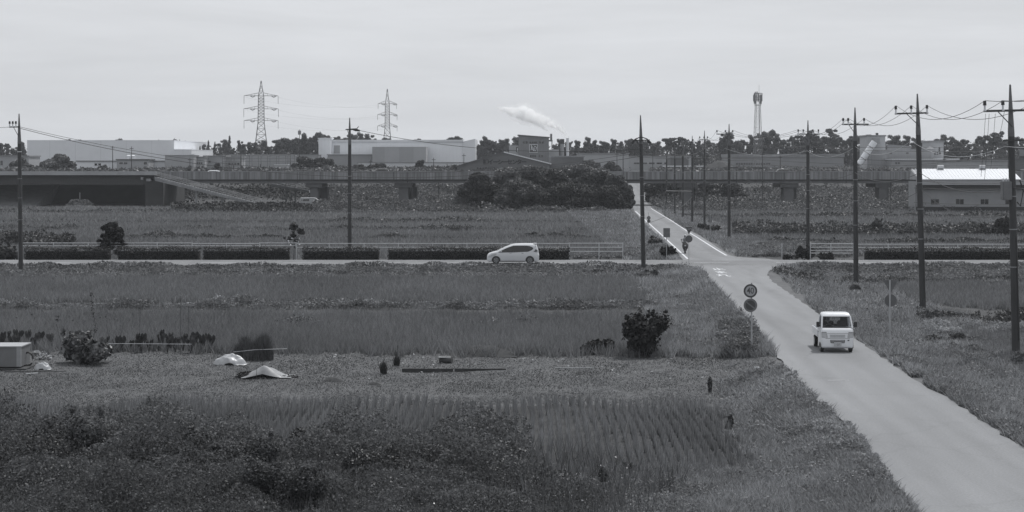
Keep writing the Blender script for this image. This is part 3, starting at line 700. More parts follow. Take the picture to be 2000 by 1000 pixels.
bld('substation_wall', 448, 622, 302.5, 560, 8, mat('sub_wall', .30, .8, .06, .3), 'long plain pale wall behind the substation frames', wall_m, rh=.1, cat='building')
bld('kiosk', 537, 560, 322, 480, 4, mat('kiosk_wall', .42, .8, .06, .3), 'small pale kiosk beside the big round bush', wall_p, rh=.1)
b = MB()
tt = empty('roof_tank', Q(250, 312.5, 490), 0, 'left one of two round steel tanks on the small block roof', 'tank', 'roof tanks')
for k, (px, lab) in enumerate([(251, 'left one of two round steel tanks on the small block roof'), (260, 'right one of two round steel tanks on the small block roof')]):
    if k: tt = empty('roof_tank', (0, 0, 0), 0, lab, 'tank', 'roof tanks')
    tt.location = (X(px, 495), 495, Z(312.5, 495)+.3)
    b = MB(); b.tube([(0, 0, 0), (0, 0, .9), (0, 0, 1.05)], [.6, .6, .3], 14); b.build('shell', wall_p, tt, smooth=True)
    b = MB(); b.tube([(0, 0, .25), (0, 0, .3)], .63, 14); b.tube([(0, 0, .65), (0, 0, .7)], .63, 14); b.build('hoop', steel, tt)
# substation frames
sb = empty('substation', (X(505, 500), 500, 6.2), 0, 'substation with steel frames and insulator rows left of the round bush', 'substation')
for i in range(9):
    xx = (i-4)*2.6
    b = MB()
    for yy in (0, 5): b.tube([(xx, yy, 0), (xx, yy, Z(303, 500)-6.2)], .09, 4)
    b.tube([(xx, 0, Z(303, 500)-6.3), (xx, 5, Z(303, 500)-6.3)], .08, 4); b.build('frame', pyl, sb)
for z in (Z(303, 500)-6.2, Z(309, 500)-6.2, Z(315, 500)-6.2):
    b = MB(); b.tube([(-10.4, 0, z), (10.4, 0, z)], .08, 4); b.tube([(-10.4, 5, z), (10.4, 5, z)], .06, 4); b.build('beam', pyl, sb)
for i in range(16):
    xx = -9.8+i*1.3; b = MB(); b.tube([(xx, -.3, .0), (xx, -.3, 1.4+.5*(i % 3))], [.16, .1], 6); b.build('switchgear', steel if i % 2 else steel_dark, sb)
# gabled works with the lettering
d = 450.; x0, x1, xm = X(893, d), X(1074, d), X(984, d); zb = 4.6
tt = empty('gabled_factory', (xm, d, zb), 0, 'wide dark gabled factory with large Japanese lettering and white roof edge', 'factory')
ya, yk, yr = Z(334, d)-zb, Z(298, d)-zb, Z(320, d)-zb
b = MB(); b.prism([(x0-xm, 0), (x1-xm, 0), (x1-xm, yr), (0, yk), (x0-xm, Z(325, d)-zb)], 1, 0, 30); b.build('wall', mat('gable_wall', .135, .85, .10, .3, stripes=(2, .9, .06, .15)), tt)
b = MB(); b.prism([(0, yk), (x1-xm+.4, yr-.15), (x1-xm+.4, yr+.12), (0, yk+.3)], 1, -.4, 30.2); b.build('roof', roof_b, tt)
b = MB(); b.prism([(0, yk), (0, yk+.3), (x0-xm-.4, Z(325, d)-zb+.1), (x0-xm-.4, Z(325, d)-zb-.15)], 1, -.4, 30.2); b.build('roof', roof_d, tt)
for k_, ch in enumerate('㈱イーシーセンター'):
    text('lettering', ch, 1.45, mat('sign_ink', .018, .7, .1, 3) if k_ == 0 else MATS['sign_ink'], tt, FRONT((X(949+k_*9.3, d)-xm, -.05, Z(317, d)-zb), 1.0, 1.0), ext=.03, bold=.045)
for i in range(8):
    b = MB(); xx = X(931+i*5.5, d)-xm; b.bb(xx, xx+.5, -.04, .02, Z(329.5, d)-zb, Z(327, d)-zb); b.build('vent', dark_glass, tt)
# works tower with emblem
d = 500.; xm = X(1046, d); zb = 5.8; tt = empty('works_tower', (xm, d, zb), 0, 'grey works tower with a row of small windows and a black emblem panel', 'tower')
xa, xb = X(1013, d)-xm, X(1072, d)-xm
twm = mat('tower_cladding', .185, .85, .12, .4, stripes=(0, .7, .12, .1))
b = MB(); b.prism([(xa, 0), (xb, 0), (xb, Z(268.5, d)-zb), (xa, Z(264, d)-zb)], 1, 0, 10); b.build('wall', twm, tt)
b = MB(); b.prism([(xa-.3, Z(264.5, d)-zb), (xb+.3, Z(268.8, d)-zb), (xb+.3, Z(267.6, d)-zb), (xa-.3, Z(262.8, d)-zb)], 1, -.4, 10.4); b.build('roof', roof_d, tt)
for px in (1023, 1028.5, 1036, 1040, 1044, 1047.5, 1055, 1060):
    b = MB(); q = X(px, d)-xm; b.bb(q-.25, q+.25, -.05, .03, Z(280.3, d)-zb, Z(276.3, d)-zb); b.build('window', dark_glass, tt)
for px in (1037, 1041, 1045, 1054, 1059):
    b = MB(); q = X(px, d)-xm; b.bb(q-.22, q+.22, -.05, .03, Z(307, d)-zb, Z(302.5, d)-zb); b.build('window', dark_glass, tt)
ex0, ex1, ez0, ez1 = X(1034.5, d)-xm, X(1049.5, d)-xm, Z(297, d)-zb, Z(283, d)-zb
b = MB(); b.bb(ex0-.12, ex1+.12, -.08, -.002, ez0-.12, ez1+.12); em = b.build('emblem_frame', wall_p, tt)
b = MB(); b.bb(ex0, ex1, -.11, -.081, ez0, ez1); b.build('emblem_panel', mat('emblem_black', .03, .5, .1, 3), em)
W = ex1-ex0; 
def stroke(pts, r=.09): b = MB(); b.tube([(ex0+u*W, -.15, ez0+v*W) for u, v in pts], r, 5); b.build('emblem_stroke', wall_p, em)
stroke([(.22, .95), (.24, .45), (.16, .25)]); stroke([(.24, .5), (.36, .75), (.42, .5), (.40, .25)]); stroke([(.36, .35), (.48, .30), (.52, .15)])
stroke([(.50, .92), (.66, .96)], .08); stroke([(.52, .45), (.62, .70), (.80, .72), (.90, .5), (.82, .25), (.66, .12), (.55, .22), (.60, .38), (.72, .45)])
for dx_, (u0, u1) in enumerate([(X(994, d)-xm, xa-.02)]):
    b = MB(); b.bb(u0, u1, .5, 9, 0, Z(284, d)-zb); b.build('side_block', wall_m, tt); b = MB(); q = X(1008, d)-xm; b.bb(q, q+.55, .44, .5, Z(297, d)-zb, Z(287.5, d)-zb); b.build('banner', emb if False else MATS['emblem_black'], tt)
    b = MB(); q = X(1010, d)-xm; b.bb(q-.02, q+.18, .4, .43, Z(296, d)-zb, Z(289, d)-zb); b.build('banner_mark', wall_p, tt)
b = MB(); b.bb(xb+.02, X(1092, d)-xm, 1, 9, 0, Z(292, d)-zb); b.build('side_shed', wall_m, tt)
b = MB(); q = X(1077, d)-xm; b.bb(q-.3, q+.3, 3, 3.6, Z(275, d)-zb, Z(261, d)-zb); b.bb(q-.9, q+.4, 2.8, 4, Z(276, d)-zb, Z(273, d)-zb); b.bb(q+.1, q+.35, 3.1, 3.4, 0, Z(276, d)-zb); b.build('vent_stack', twm, tt)
for px, y0, y1, r, lab, capd in [(1098, 272, 306, .52, 'silo chimney with a dark square cap beside the works tower', True), (1108.5, 270.5, 306, .40, 'slim pale chimney giving off white smoke', False)]:
    x = X(px, 505.); t = empty('chimney', (x, 505., 6.0), 0, lab, 'chimney'); b = MB(); b.tube([(0, 0, 0), (0, 0, Z(y0, 505)-6.0)], r, 16); b.build('shaft', wall_w if not capd else wall_m, t, smooth=True)
    if capd: b = MB(); b.bb(-r-.08, r+.08, -r-.08, r+.08, Z(281, 505)-6, Z(271.6, 505)-6); b.build('cap', steel_dark, t)
    else: b = MB(); b.tube([(0, 0, Z(y0, 505)-6.05), (0, 0, Z(y0, 505)-5.95)], r+.05, 16); b.build('rim', steel, t)
bld('shed', 1075, 1140, 307, 470, 8, wall_d, 'dark low shed below the chimneys', roof_g, group=G_)
# long low sheds on the right
bld('shed', 1130, 1228, 301, 540, 14, mat('light_shed3', .36, .8, .06, .3), 'long pale shed just right of the smoking chimney', roof_g, group=G_)
bld('shed', 1228, 1350, 306.5, 560, 14, wall_m, 'long low shed with small dark windows right of the junction pole', roof_g, group=G_, wins=[(1236, 1310, 317.5, 320, 5)])
bld('shed', 1310, 1345, 308, 520, 12, wall_d, 'dark shed with a saw like bright eave by the earth mound', roof_g, group=G_)
bld('shed', 1300, 1376, 325.5, 480, 6, wall_d, 'low shelter with a bright zigzag roof edge left of the mound', roof_b, group=G_, rh=.25)
bld('shed', 1425, 1648, 307, 545, 20, mat('grey_blue_shed', .24, .8, .08, .3), 'very long flat shed with a window band behind the phone mast', roof_g, group=G_, rh=1.0, wins=[(1437, 1505, 318.5, 321.5, 14)])
bld('shed', 1418, 1495, 327, 480, 6, wall_d, 'open fronted shelter below the phone mast', roof_d, group=G_, rh=.15)
# conveyor tower, duct, long hall, second tower
d = 490.
T = bld('conveyor_tower', 1693, 1729, 266.5, d, 10, mat('conv_wall', .42, .8, .08, .3, stripes=(0, 1.1, .08, .1)), 'pale square tower that the slanting duct climbs to', roof_g, rh=.4, cat='tower')
cx, cz = T.location.x, T.location.z
b = MB(); b.bb(X(1703, d)-cx, X(1716, d)-cx, -1.6, -.01, Z(281, d)-cz, Z(270, d)-cz); b.build('hood', wall_g, T)
b = MB(); b.bb(X(1697, d)-cx, X(1727, d)-cx, -2.5, -.02, 0, Z(293, d)-cz); b.build('lower_block', wall_g, T)
b = MB(); b.bb(X(1713, d)-cx, X(1717, d)-cx, 1, 2, Z(266, d)-cz+.3, Z(259.5, d)-cz); b.build('roof_vent', steel_dark, T)
tt = empty('duct', Q(1708, 277, d-4), 0, 'thick pale duct slanting up to the square tower', 'duct')
p, q = Vector((0, 0, 0)), Q(1678, 321, d-4)-Q(1708, 277, d-4)
b = MB(); b.tube([p, q], .9, 14); b.build('pipe', mat('duct_white', .78, .6, .08, 1), tt, smooth=True)
for f in (.25, .5, .75): m_ = p.lerp(q, f); b = MB(); b.tube([m_-(q-p).normalized()*.1, m_+(q-p).normalized()*.1], .95, 14); b.build('flange', steel, tt)
bld('hall', 1728.5, 1779, 284, d+1, 18, wall_g, 'long grey hall right of the conveyor tower', roof_g, cat='building', slope=4, wins=[(1730, 1733, 285.5, 292, 1), (1737, 1743, 298, 300, 1), (1769, 1775, 298, 300, 1)])
bld('hall', 1779, 1816, 293, d+1, 18, wall_g, 'lower end of the long grey hall behind the pole', roof_g, cat='building')
bld('shed', 1742, 1845, 312, 480, 8, mat('light_shed4', .28, .8, .06, .3), 'low shed with bright roof edge in front of the grey hall', roof_b, group=G_, rh=.25, wins=[(1748, 1758, 317, 320, 2)])
T2 = bld('block_tower', 1816, 1843, 278, d+3, 9, mat('block_wall', .37, .8, .06, .3), 'pale block tower with a tall slot window and a grey side dome', roof_g, rh=.5, cat='tower', wins=[(1832.5, 1837, 288, 296, 1), (1824, 1838, 297.5, 302, 3)])
b = MB(); p = Q(1818, 293, d); b.tube([(p.x-T2.location.x+.3, -.8, 0), (p.x-T2.location.x+.3, -.8, Z(290, d)-5.4), (p.x-T2.location.x+.3, -.8, Z(286.5, d)-5.4)], [1.2, 1.2, .3], 12); b.build('side_dome', wall_g, T2, smooth=True)
bld('shed', 1843, 1872, 312, 480, 12, wall_p, 'small bright white shed beside the block tower', roof_b, group=G_)
W5 = bld('factory_hall', 1868, 1968, 315, 430, 20, wall_m, 'grey flat factory hall directly behind the white roofed building', roof_g, base=3.0, wins=[(1891, 1908, 328, 331.5, 1), (1935, 1952, 328, 331.5, 1)], cat='building')
bld('shed', 1968, 2080, 312, 450, 20, wall_d, 'dark shed at the far right behind the transformer pole', roof_d, group=G_)
# the white roofed building in front, right
d = 318.; x0, x1 = X(1789, d), X(2120, d); cx = (x0+x1)/2; hw = (x1-x0)/2
z0 = -.1; t = empty('roadside_building', (cx, d, z0), 0, 'long building with bright white ribbed roof and sliding windows at right', 'building')
wm = mat('ochre_wall', .26, .85, .08, .5); zz = lambda y: Z(y, d)-z0
b = MB(); b.bb(-hw, hw, 0, 6, 0, zz(354.5)-.002); b.build('wall', wm, t)
b = MB(); b.bb(-hw-.1, hw+.1, -.25, 0, 0, zz(404)); b.build('plinth', conc_dark_shaded, t)
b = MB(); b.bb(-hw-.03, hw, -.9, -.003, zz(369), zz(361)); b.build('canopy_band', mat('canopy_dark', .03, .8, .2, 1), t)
b = MB(); b.bb(-hw, hw, -1.5, -.01, zz(361)+.003, zz(351)); b.build('fascia', wall_m, t)
hx = X(1783, d)-cx; xr_ = X(1989, d)-cx; zr = Z(331, d+5)-z0; xr2_ = X(1975, d+5)-cx; xl2_ = X(1794, d+5)-cx
# ribbed mono slope with the pitched front: bright sheet
b = MB(); yb = 5.; b.add([(-hw-.2, -1.7, zz(351)), (xr_, -1.7, zz(351)), (xr2_, yb, zr), (xl2_, yb, zr),
                           (-hw-.2, -1.7, zz(351)+.12), (xr_, -1.7, zz(351)+.12), (xr2_, yb, zr+.12), (xl2_, yb, zr+.12)],
                          [(0,1,2,3),(4,7,6,5),(0,4,5,1),(1,5,6,2),(2,6,7,3),(3,7,4,0)]); b.build('roof', roof_b, t)
b = MB(); b.prism([(-1.5, zz(351)-.012), (5, zr-.012), (6, zz(351)-.012)], 0, -hw+.2, xr2_-.2); b.build('gable', wall_m, t)
b = MB()
for i in range(60):
    xx = -hw+.3+i*.62
    if xx < xr2_-.3: b.tube([(xx, -1.7, zz(351)+.14), (xx+.12, yb, zr+.13)], .045, 4)
b.build('roof_ribs', roof_b, t)
for px in (1849, 1932):
    q = X(px, d)-cx; v = MB(); zv = zr+.1; v.tube([(q-.55, 4.6, zv+.35), (q+.55, 4.6, zv+.35)], .36, 12); vo = v.build('ridge_vent', MATS['conv_wall'], t, smooth=True)
    v = MB(); v.bb(q-.5, q+.5, 4.2, 5, zv-.5, zv); v.build('vent_base', wall_g, vo)
for px in (1826, 1874.5, 1923, 1971, 2019, 2067):
    q = X(px, d)-cx; fr = MB(); za, zb2 = zz(399.5), zz(389)
    for a, c_ in ((-.78, -.70), (-.04, .04), (.70, .78)): fr.bb(q+a, q+c_, -.05, .02, za, zb2)
    fr.bb(q-.7, q-.04, -.045, .02, za, za+.07); fr.bb(q+.04, q+.7, -.045, .02, za, za+.07); wn = fr.build('window', steel, t)
    for a, c_ in ((-.7, -.04), (.04, .7)): g = MB(); g.bb(q+a, q+c_, -.02, .01, za+.07, zb2); g.build('pane', dark_glass, wn)
b = MB(); q = X(1787, d)-cx; b.bb(q, q+.15, -.3, 0, 0, zz(361)); b.tube([(X(1804, d)-cx, -.2, 0), (X(1804, d)-cx, -.2, zz(361))], .06, 6); b.build('downpipe', steel, t)
# white electric box and lamp-like things under the viaduct
# ------------------------------------------------------------------ signs
def disc_sign(t, z, r, rings, y=-.06):
    b = MB(); b.disc((0, 0, z), r, y, y+.012, 32); s = b.build('sign_face', rings[0][1], t)
    for i, (f, m) in enumerate(rings[1:]): b = MB(); b.disc((0, 0, z), r*f, y-.004*(i+1), y-.004*i, 32); b.build('sign_ring', m, s)
    return s
sign_red = mat('sign_red', .05, .5, .08, 4); sign_blue = mat('sign_blue', .065, .5, .08, 4); sign_white = mat('sign_white', .34, .5, .06, 4); sign_mid = mat('sign_mid', .13, .5, .06, 4); sign_back = mat('sign_back', .115, .6, .12, 4); post_w = mat('post_white', .33, .5, .12, 2)
def signpost(px, py, h, label, r=.03, d=None, name='road_sign', cat='road sign', rz=0):
    p = G(px, py) if d is None else Vector((X(px, d), d, hz(X(px, d), d)))
    t = empty(name, p, rz, label, cat, 'road signs'); b = MB(); b.tube([(0, 0, -.1), (0, 0, h)], r, 8); b.build('post', post_w, t, smooth=True); return t, p
t, p = signpost(1468, 697, 3.3, 'white post with a 40 speed limit disc above a no parking disc', .035)
k = p.y/F; zs = lambda y: Z(y, p.y)-p.z
s = disc_sign(t, zs(568), .302, [(1, sign_red), (.74, sign_white)]); s.location.x = -.06
text('numerals', '40', .36, mat('sign_ink_blue', .07, .5, .05, 3), s, FRONT((0, -.07, zs(568)), .9, 1.05), ext=.002, bold=.004)
s = disc_sign(t, zs(596), .302, [(1, sign_mid), (.72, mat('sign_deep_blue', .045, .5, .08, 4))]); s.location.x = -.06
b = MB(); b.box((0, -.0685, zs(596)), (.43, .004, .06), Matrix.Rotation(R(38), 3, 'Y')); b.build('slash', sign_mid, s)
t, p = signpost(1345.5, 519, 3.0, 'thin post with a stop triangle above a dark round disc by the junction', .022, d=143.4)
zs = lambda y: Z(y, p.y)-p.z; 
a = .29; b = MB(); b.prism([(-a-.02, zs(443.5)), (a+.02, zs(443.5)), (0, zs(458))], 1, -.05, -.035); s = b.build('stop_face', sign_red, t)
text('lettering', '止まれ', .17, sign_white, s, FRONT((0, -.056, zs(447.5)), 1, 1), ext=.002, bold=.002)
disc_sign(t, zs(466.5), .29, [(1, sign_red), (.80, mat('sign_dim', .085, .5, .05, 4))])
t, p = signpost(1302, 500, 2.6, 'grey rectangular board on a thin post left of the scooter', .03, d=155.); zs = lambda y: Z(y, p.y)-p.z
b = MB(); b.bb(-.30, .30, -.06, -.03, zs(463.5), zs(445.5)); s = b.build('board', mat('board_grey', .12, .6, .2, 5), t)
b = MB(); 
for i, yy in enumerate((449, 453, 457, 460)): b.bb(-.22, .2-.04*(i % 2), -.068, -.061, zs(yy+1), zs(yy)); 
b.build('board_rows', sign_mid, s)
t, p = signpost(1267, 445, 2.6, 'pair of small dark discs on a thin post left of the far road', .03, d=212.); zs = lambda y: Z(y, p.y)-p.z
disc_sign(t, zs(425.5), .22, [(1, sign_red), (.7, sign_mid)]); disc_sign(t, zs(432), .22, [(1, sign_back), (.7, sign_blue)])
t, p = signpost(1387, 452, 2.5, 'faint small grey discs on a pale post right of the far road', .035, d=222.); zs = lambda y: Z(y, p.y)-p.z
b = MB(); b.disc((0, 0, zs(424.5)), .24, .04, .06, 20); b.build('sign_back', sign_back, t); b = MB(); b.disc((0, 0, zs(431.5)), .24, .04, .06, 20); b.build('sign_back', sign_back, t)
t, p = signpost(1738, 672, 3.1, 'pale post seen from behind with grey triangle and disc backs', .045, d=None); zs = lambda y: Z(y, p.y)-p.z
b = MB(); b.prism([(-.33, zs(547)), (.42, zs(547)), (.05, zs(573))], 1, .06, .075); b.build('sign_back', sign_back, t)
b = MB(); b.disc((.05, 0, zs(587)), .30, .06, .075, 28); b.build('sign_back', sign_back, t)
t, p = signpost(1527, 496, 1.6, 'plain white marker post standing in the weeds by the junction', .045, d=156., name='marker_post', cat='marker post')
b = MB(); b.tube([(0, 0, 1.5), (0, 0, 1.75), (0, 0, 1.85)], [.06, .06, .02], 8); b.build('reflector', post_w, t)
for (px, py, d, h, lab) in [(1283, 480, 175., 1.2, 'slim delineator rod at the left edge of the far road'), (1288, 484, 172., 1.2, 'second slim delineator rod, nearer the grey board')]:
    pass

# ------------------------------------------------------------------ white rail fence and hedges along the crossing road
FD = 155.4
def fence(px0, px1, rails, posts, label, zb=.42):
    x0, x1 = X(px0, FD), X(px1, FD); t = empty('rail_fence', ((x0+x1)/2, FD, zb), 0, label, 'fence', 'white rail fences along the crossing road'); cx = (x0+x1)/2
    for y in rails: b = MB(); b.tube([(x0-cx, 0, Z(y, FD)-zb), (x1-cx, 0, Z(y, FD)-zb)], .036, 5); b.build('rail', fence_w, t)
    for px in posts: b = MB(); q = X(px, FD)-cx; b.bb(q-.035, q+.035, .0, .09, -.2, Z(rails[0]-1, FD)-zb); b.build('post', fence_w, t)
fence(36, 375, (474.5, 480), [36, 104, 172, 240, 307, 375], 'white two rail fence behind the hedge at the left edge')
fence(507, 579, (474.5, 479.5), [507, 579], 'short white two rail fence behind the thin flowering tree')
fence(375, 507, (475.5, 480), [442], 'white two rail fence between the two lengths of hedge at left')
fence(579, 1112, (475.5, 483), [643, 711, 778, 845, 912, 979, 1046], 'long white two rail fence behind the hedge and the car')
fence(1112, 1217, (475, 483, 491), [1112.5, 1170, 1216.5], 'white three rail fence end between the hedge and the junction pole')
fence(1583, 1668, (476, 483, 489, 494.5), [1583, 1623, 1667], 'white four rail fence right of the junction')
fence(1668, 2080, (477, 483.5), [1735, 1803, 1871, 1939, 2007], 'white two rail fence behind the right hand hedge')
b = MB(); b.tube([(0, 0, 0), (.28, 0, .9)], .05, 6); o = tag(b.build('leaning_post', post_w, None, (X(187, 155), 155., .45)), 'white post leaning beside the dark bushy tree', 'post')

# ------------------------------------------------------------------ vehicles (nose at -X, wheels on z = 0)
def ring_x(lv, z):
    zs = [l[0] for l in lv]; return [float(np.interp(z, zs, [l[k] for l in lv])) for k in (1, 2, 3, 4)]
def shell(lv, n=48):
    b = MB(); R_ = []
    for z, xf, xr, hw, e in lv:
        cx, a = (xf+xr)/2, (xr-xf)/2; base = len(b.v)
        for k in range(n):
            t = 2*math.pi*k/n; c, s = math.cos(t), math.sin(t)
            b.v.append((cx+a*math.copysign(abs(c)**(2/e), c), hw*math.copysign(abs(s)**(2/e), s), z))
        R_.append(base)
    for i in range(len(R_)-1):
        for k in range(n): k2 = (k+1) % n; b.f.append((R_[i]+k, R_[i]+k2, R_[i+1]+k2, R_[i+1]+k))
    b.f.append(tuple(R_[0]+k for k in reversed(range(n)))); b.f.append(tuple(R_[-1]+k for k in range(n)))
    return b
def side_patch(lv, rows, s, off=.008, n=10):
    """rows: (z, x0, x1); s: side -1/+1"""
    b = MB()
    for z, x0, x1 in rows:
        xf, xr, hw, e = ring_x(lv, z); cx, a = (xf+xr)/2, (xr-xf)/2
        for i in range(n+1):
            x = x0+(x1-x0)*i/n; u = min(abs((x-cx)/a), .999); b.v.append((x, s*(hw*(1-u**e)**(1/e)+off), z))
    for r in range(len(rows)-1):
        for i in range(n): k = r*(n+1)+i; b.f.append((k, k+1, k+n+2, k+n+1))
    return b
def end_patch(lv, rows, s, off=.008, n=10):
    """rows: (z, y0, y1); s -1 = front, +1 = rear"""
    b = MB()
    for z, y0, y1 in rows:
        xf, xr, hw, e = ring_x(lv, z); cx, a = (xf+xr)/2, (xr-xf)/2
        for i in range(n+1):
            y = y0+(y1-y0)*i/n; u = min(abs(y/hw), .999); b.v.append((cx+s*(a*(1-u**e)**(1/e)+off), y, z))
    for r in range(len(rows)-1):
        for i in range(n): k = r*(n+1)+i; b.f.append((k, k+1, k+n+2, k+n+1))
    return b
def wheel(t, x, y, r, wd=.2, spokes=5):
    s = 1 if y > 0 else -1
    b = MB(); b.tube([(x, y-wd/2, r), (x, y-wd*.42, r), (x, y+wd*.42, r), (x, y+wd/2, r)], [r*.9, r, r, r*.9], 24); w_ = b.build('wheel', rubber, t, smooth=True)
    ye = y+s*(wd/2+.004)
    b = MB(); b.tube([(x, ye-.01, r), (x, ye, r)], r*.66, 24); rim = b.build('rim', chrome if spokes == 0 else steel, w_)
    if spokes:
        b = MB()
        for k in range(spokes):
            a = 2*math.pi*(k+.5)/spokes; b.box((x+math.cos(a)*r*.4, ye+s*.006, r+math.sin(a)*r*.4), (r*.32, .008, r*.20), Matrix.Rotation(-a, 3, 'Y'))
        b.build('rim_gap', black_pl, w_)
    return w_
def arch(t, x, s, hw, r):
    b = MB(); n = 16; b.prism([(x+r*math.cos(math.pi*k/n), r*.82+r*math.sin(math.pi*k/n)) for k in range(n+1)]+[(x-r, .2), (x+r, .2)], 1, s*(hw-.09), s*(hw+.004)); b.build('wheel_arch', black_pl, t)

def hatchback():
    lv = [(.17,.16,4.22,.78,8),(.24,.03,4.36,.82,8),(.38,-.01,4.40,.845,7),(.55,.0,4.41,.85,6.5),(.70,.03,4.42,.85,6.5),(.80,.09,4.41,.845,6),(.88,.18,4.39,.835,5.5),(.96,.40,4.38,.82,5.5),
          (1.03,.66,4.37,.80,6),(1.09,.84,4.36,.785,6),(1.25,1.16,4.32,.745,6),(1.40,1.50,4.27,.70,6),(1.52,1.80,4.23,.655,5.5),(1.60,2.02,4.19,.60,5),(1.66,2.34,4.12,.50,4.5),(1.70,2.75,3.98,.34,4),(1.71,3.0,3.8,.15,3)]
    t = empty('car', (0, 0, 0), 0, 'pale pearl compact car driving left past the hedge', 'car')
    shell(lv).build('body', car_silver, t, smooth=True)
    for s in (-1, 1):
        side_patch(lv, [(.96,.93,2.2),(1.02,1.05,3.45),(1.06,1.14,3.58),(1.14,1.27,3.76),(1.25,1.50,3.90),(1.33,1.68,3.90),(1.42,1.92,3.80),(1.50,2.16,3.55),(1.53,2.35,3.3)], s, .007, 14).build('side_glass', dark_glass, t)
        b = MB(); 
        for x0, x1 in ((2.20, 2.26), (3.18, 3.22)): 
            p = side_patch(lv, [(1.02, x0, x1), (1.53 if x0 < 3 else 1.5, x0, x1)], s, .012, 1); p.build('pillar', black_pl, t)
        side_patch(lv, [(.55,.12,.4),(.72,.1,.75),(.84,.28,.85),(.88,.4,.8)], s, .006, 5).build('headlight', lampm, t)
        side_patch(lv, [(.98,4.12,4.33),(1.05,3.9,4.3),(1.12,4.05,4.28),(1.45,4.06,4.16)], s, .006, 4).build('tail_light', mat('tail_lamp', .06, .25, .1, 5) if 'tail_lamp' not in MATS else MATS['tail_lamp'], t)
        for x in (.78, 3.62): arch(t, x, s, .845, .37); wheel(t, x, s*.755, .315)
        for x in (1.22, 2.26, 3.3): side_patch(lv, [(.30, x, x+.012), (.94, x, x+.012)], s, .004, 1).build('door_seam', steel_dark, t)
        side_patch(lv, [(.19,1.1,3.2),(.25,1.1,3.2)], s, .006, 6).build('sill', black_pl, t)
        for x in (2.0, 3.0): b = MB(); b.box((x, s*.835, .90), (.18, .03, .03)); b.build('door_handle', chrome, t)
        b = MB(); b.box((1.22, s*.86, 1.04), (.13, .17, .11)); m_ = b.build('mirror', car_silver, t, bevel=.03)
    end_patch(lv, [(1.08,-.70,.70),(1.2,-.66,.66),(1.35,-.62,.62),(1.54,-.54,.54)], -1, .007, 8).build('windscreen', dark_glass, t)
    end_patch(lv, [(1.1,-.62,.62),(1.5,-.52,.52)], 1, .007, 6).build('rear_glass', dark_glass, t)
    end_patch(lv, [(.26,-.5,.5),(.42,-.5,.5)], -1, .007, 6).build('grille', black_pl, t)
    b = MB(); b.box((4.05, 0, 1.69), (.3, 1.0, .03)); b.build('roof_spoiler', car_silver, t, bevel=.01)
    return t
car = hatchback(); cy = 147.2; car.location = (X(951, cy), cy, .5)

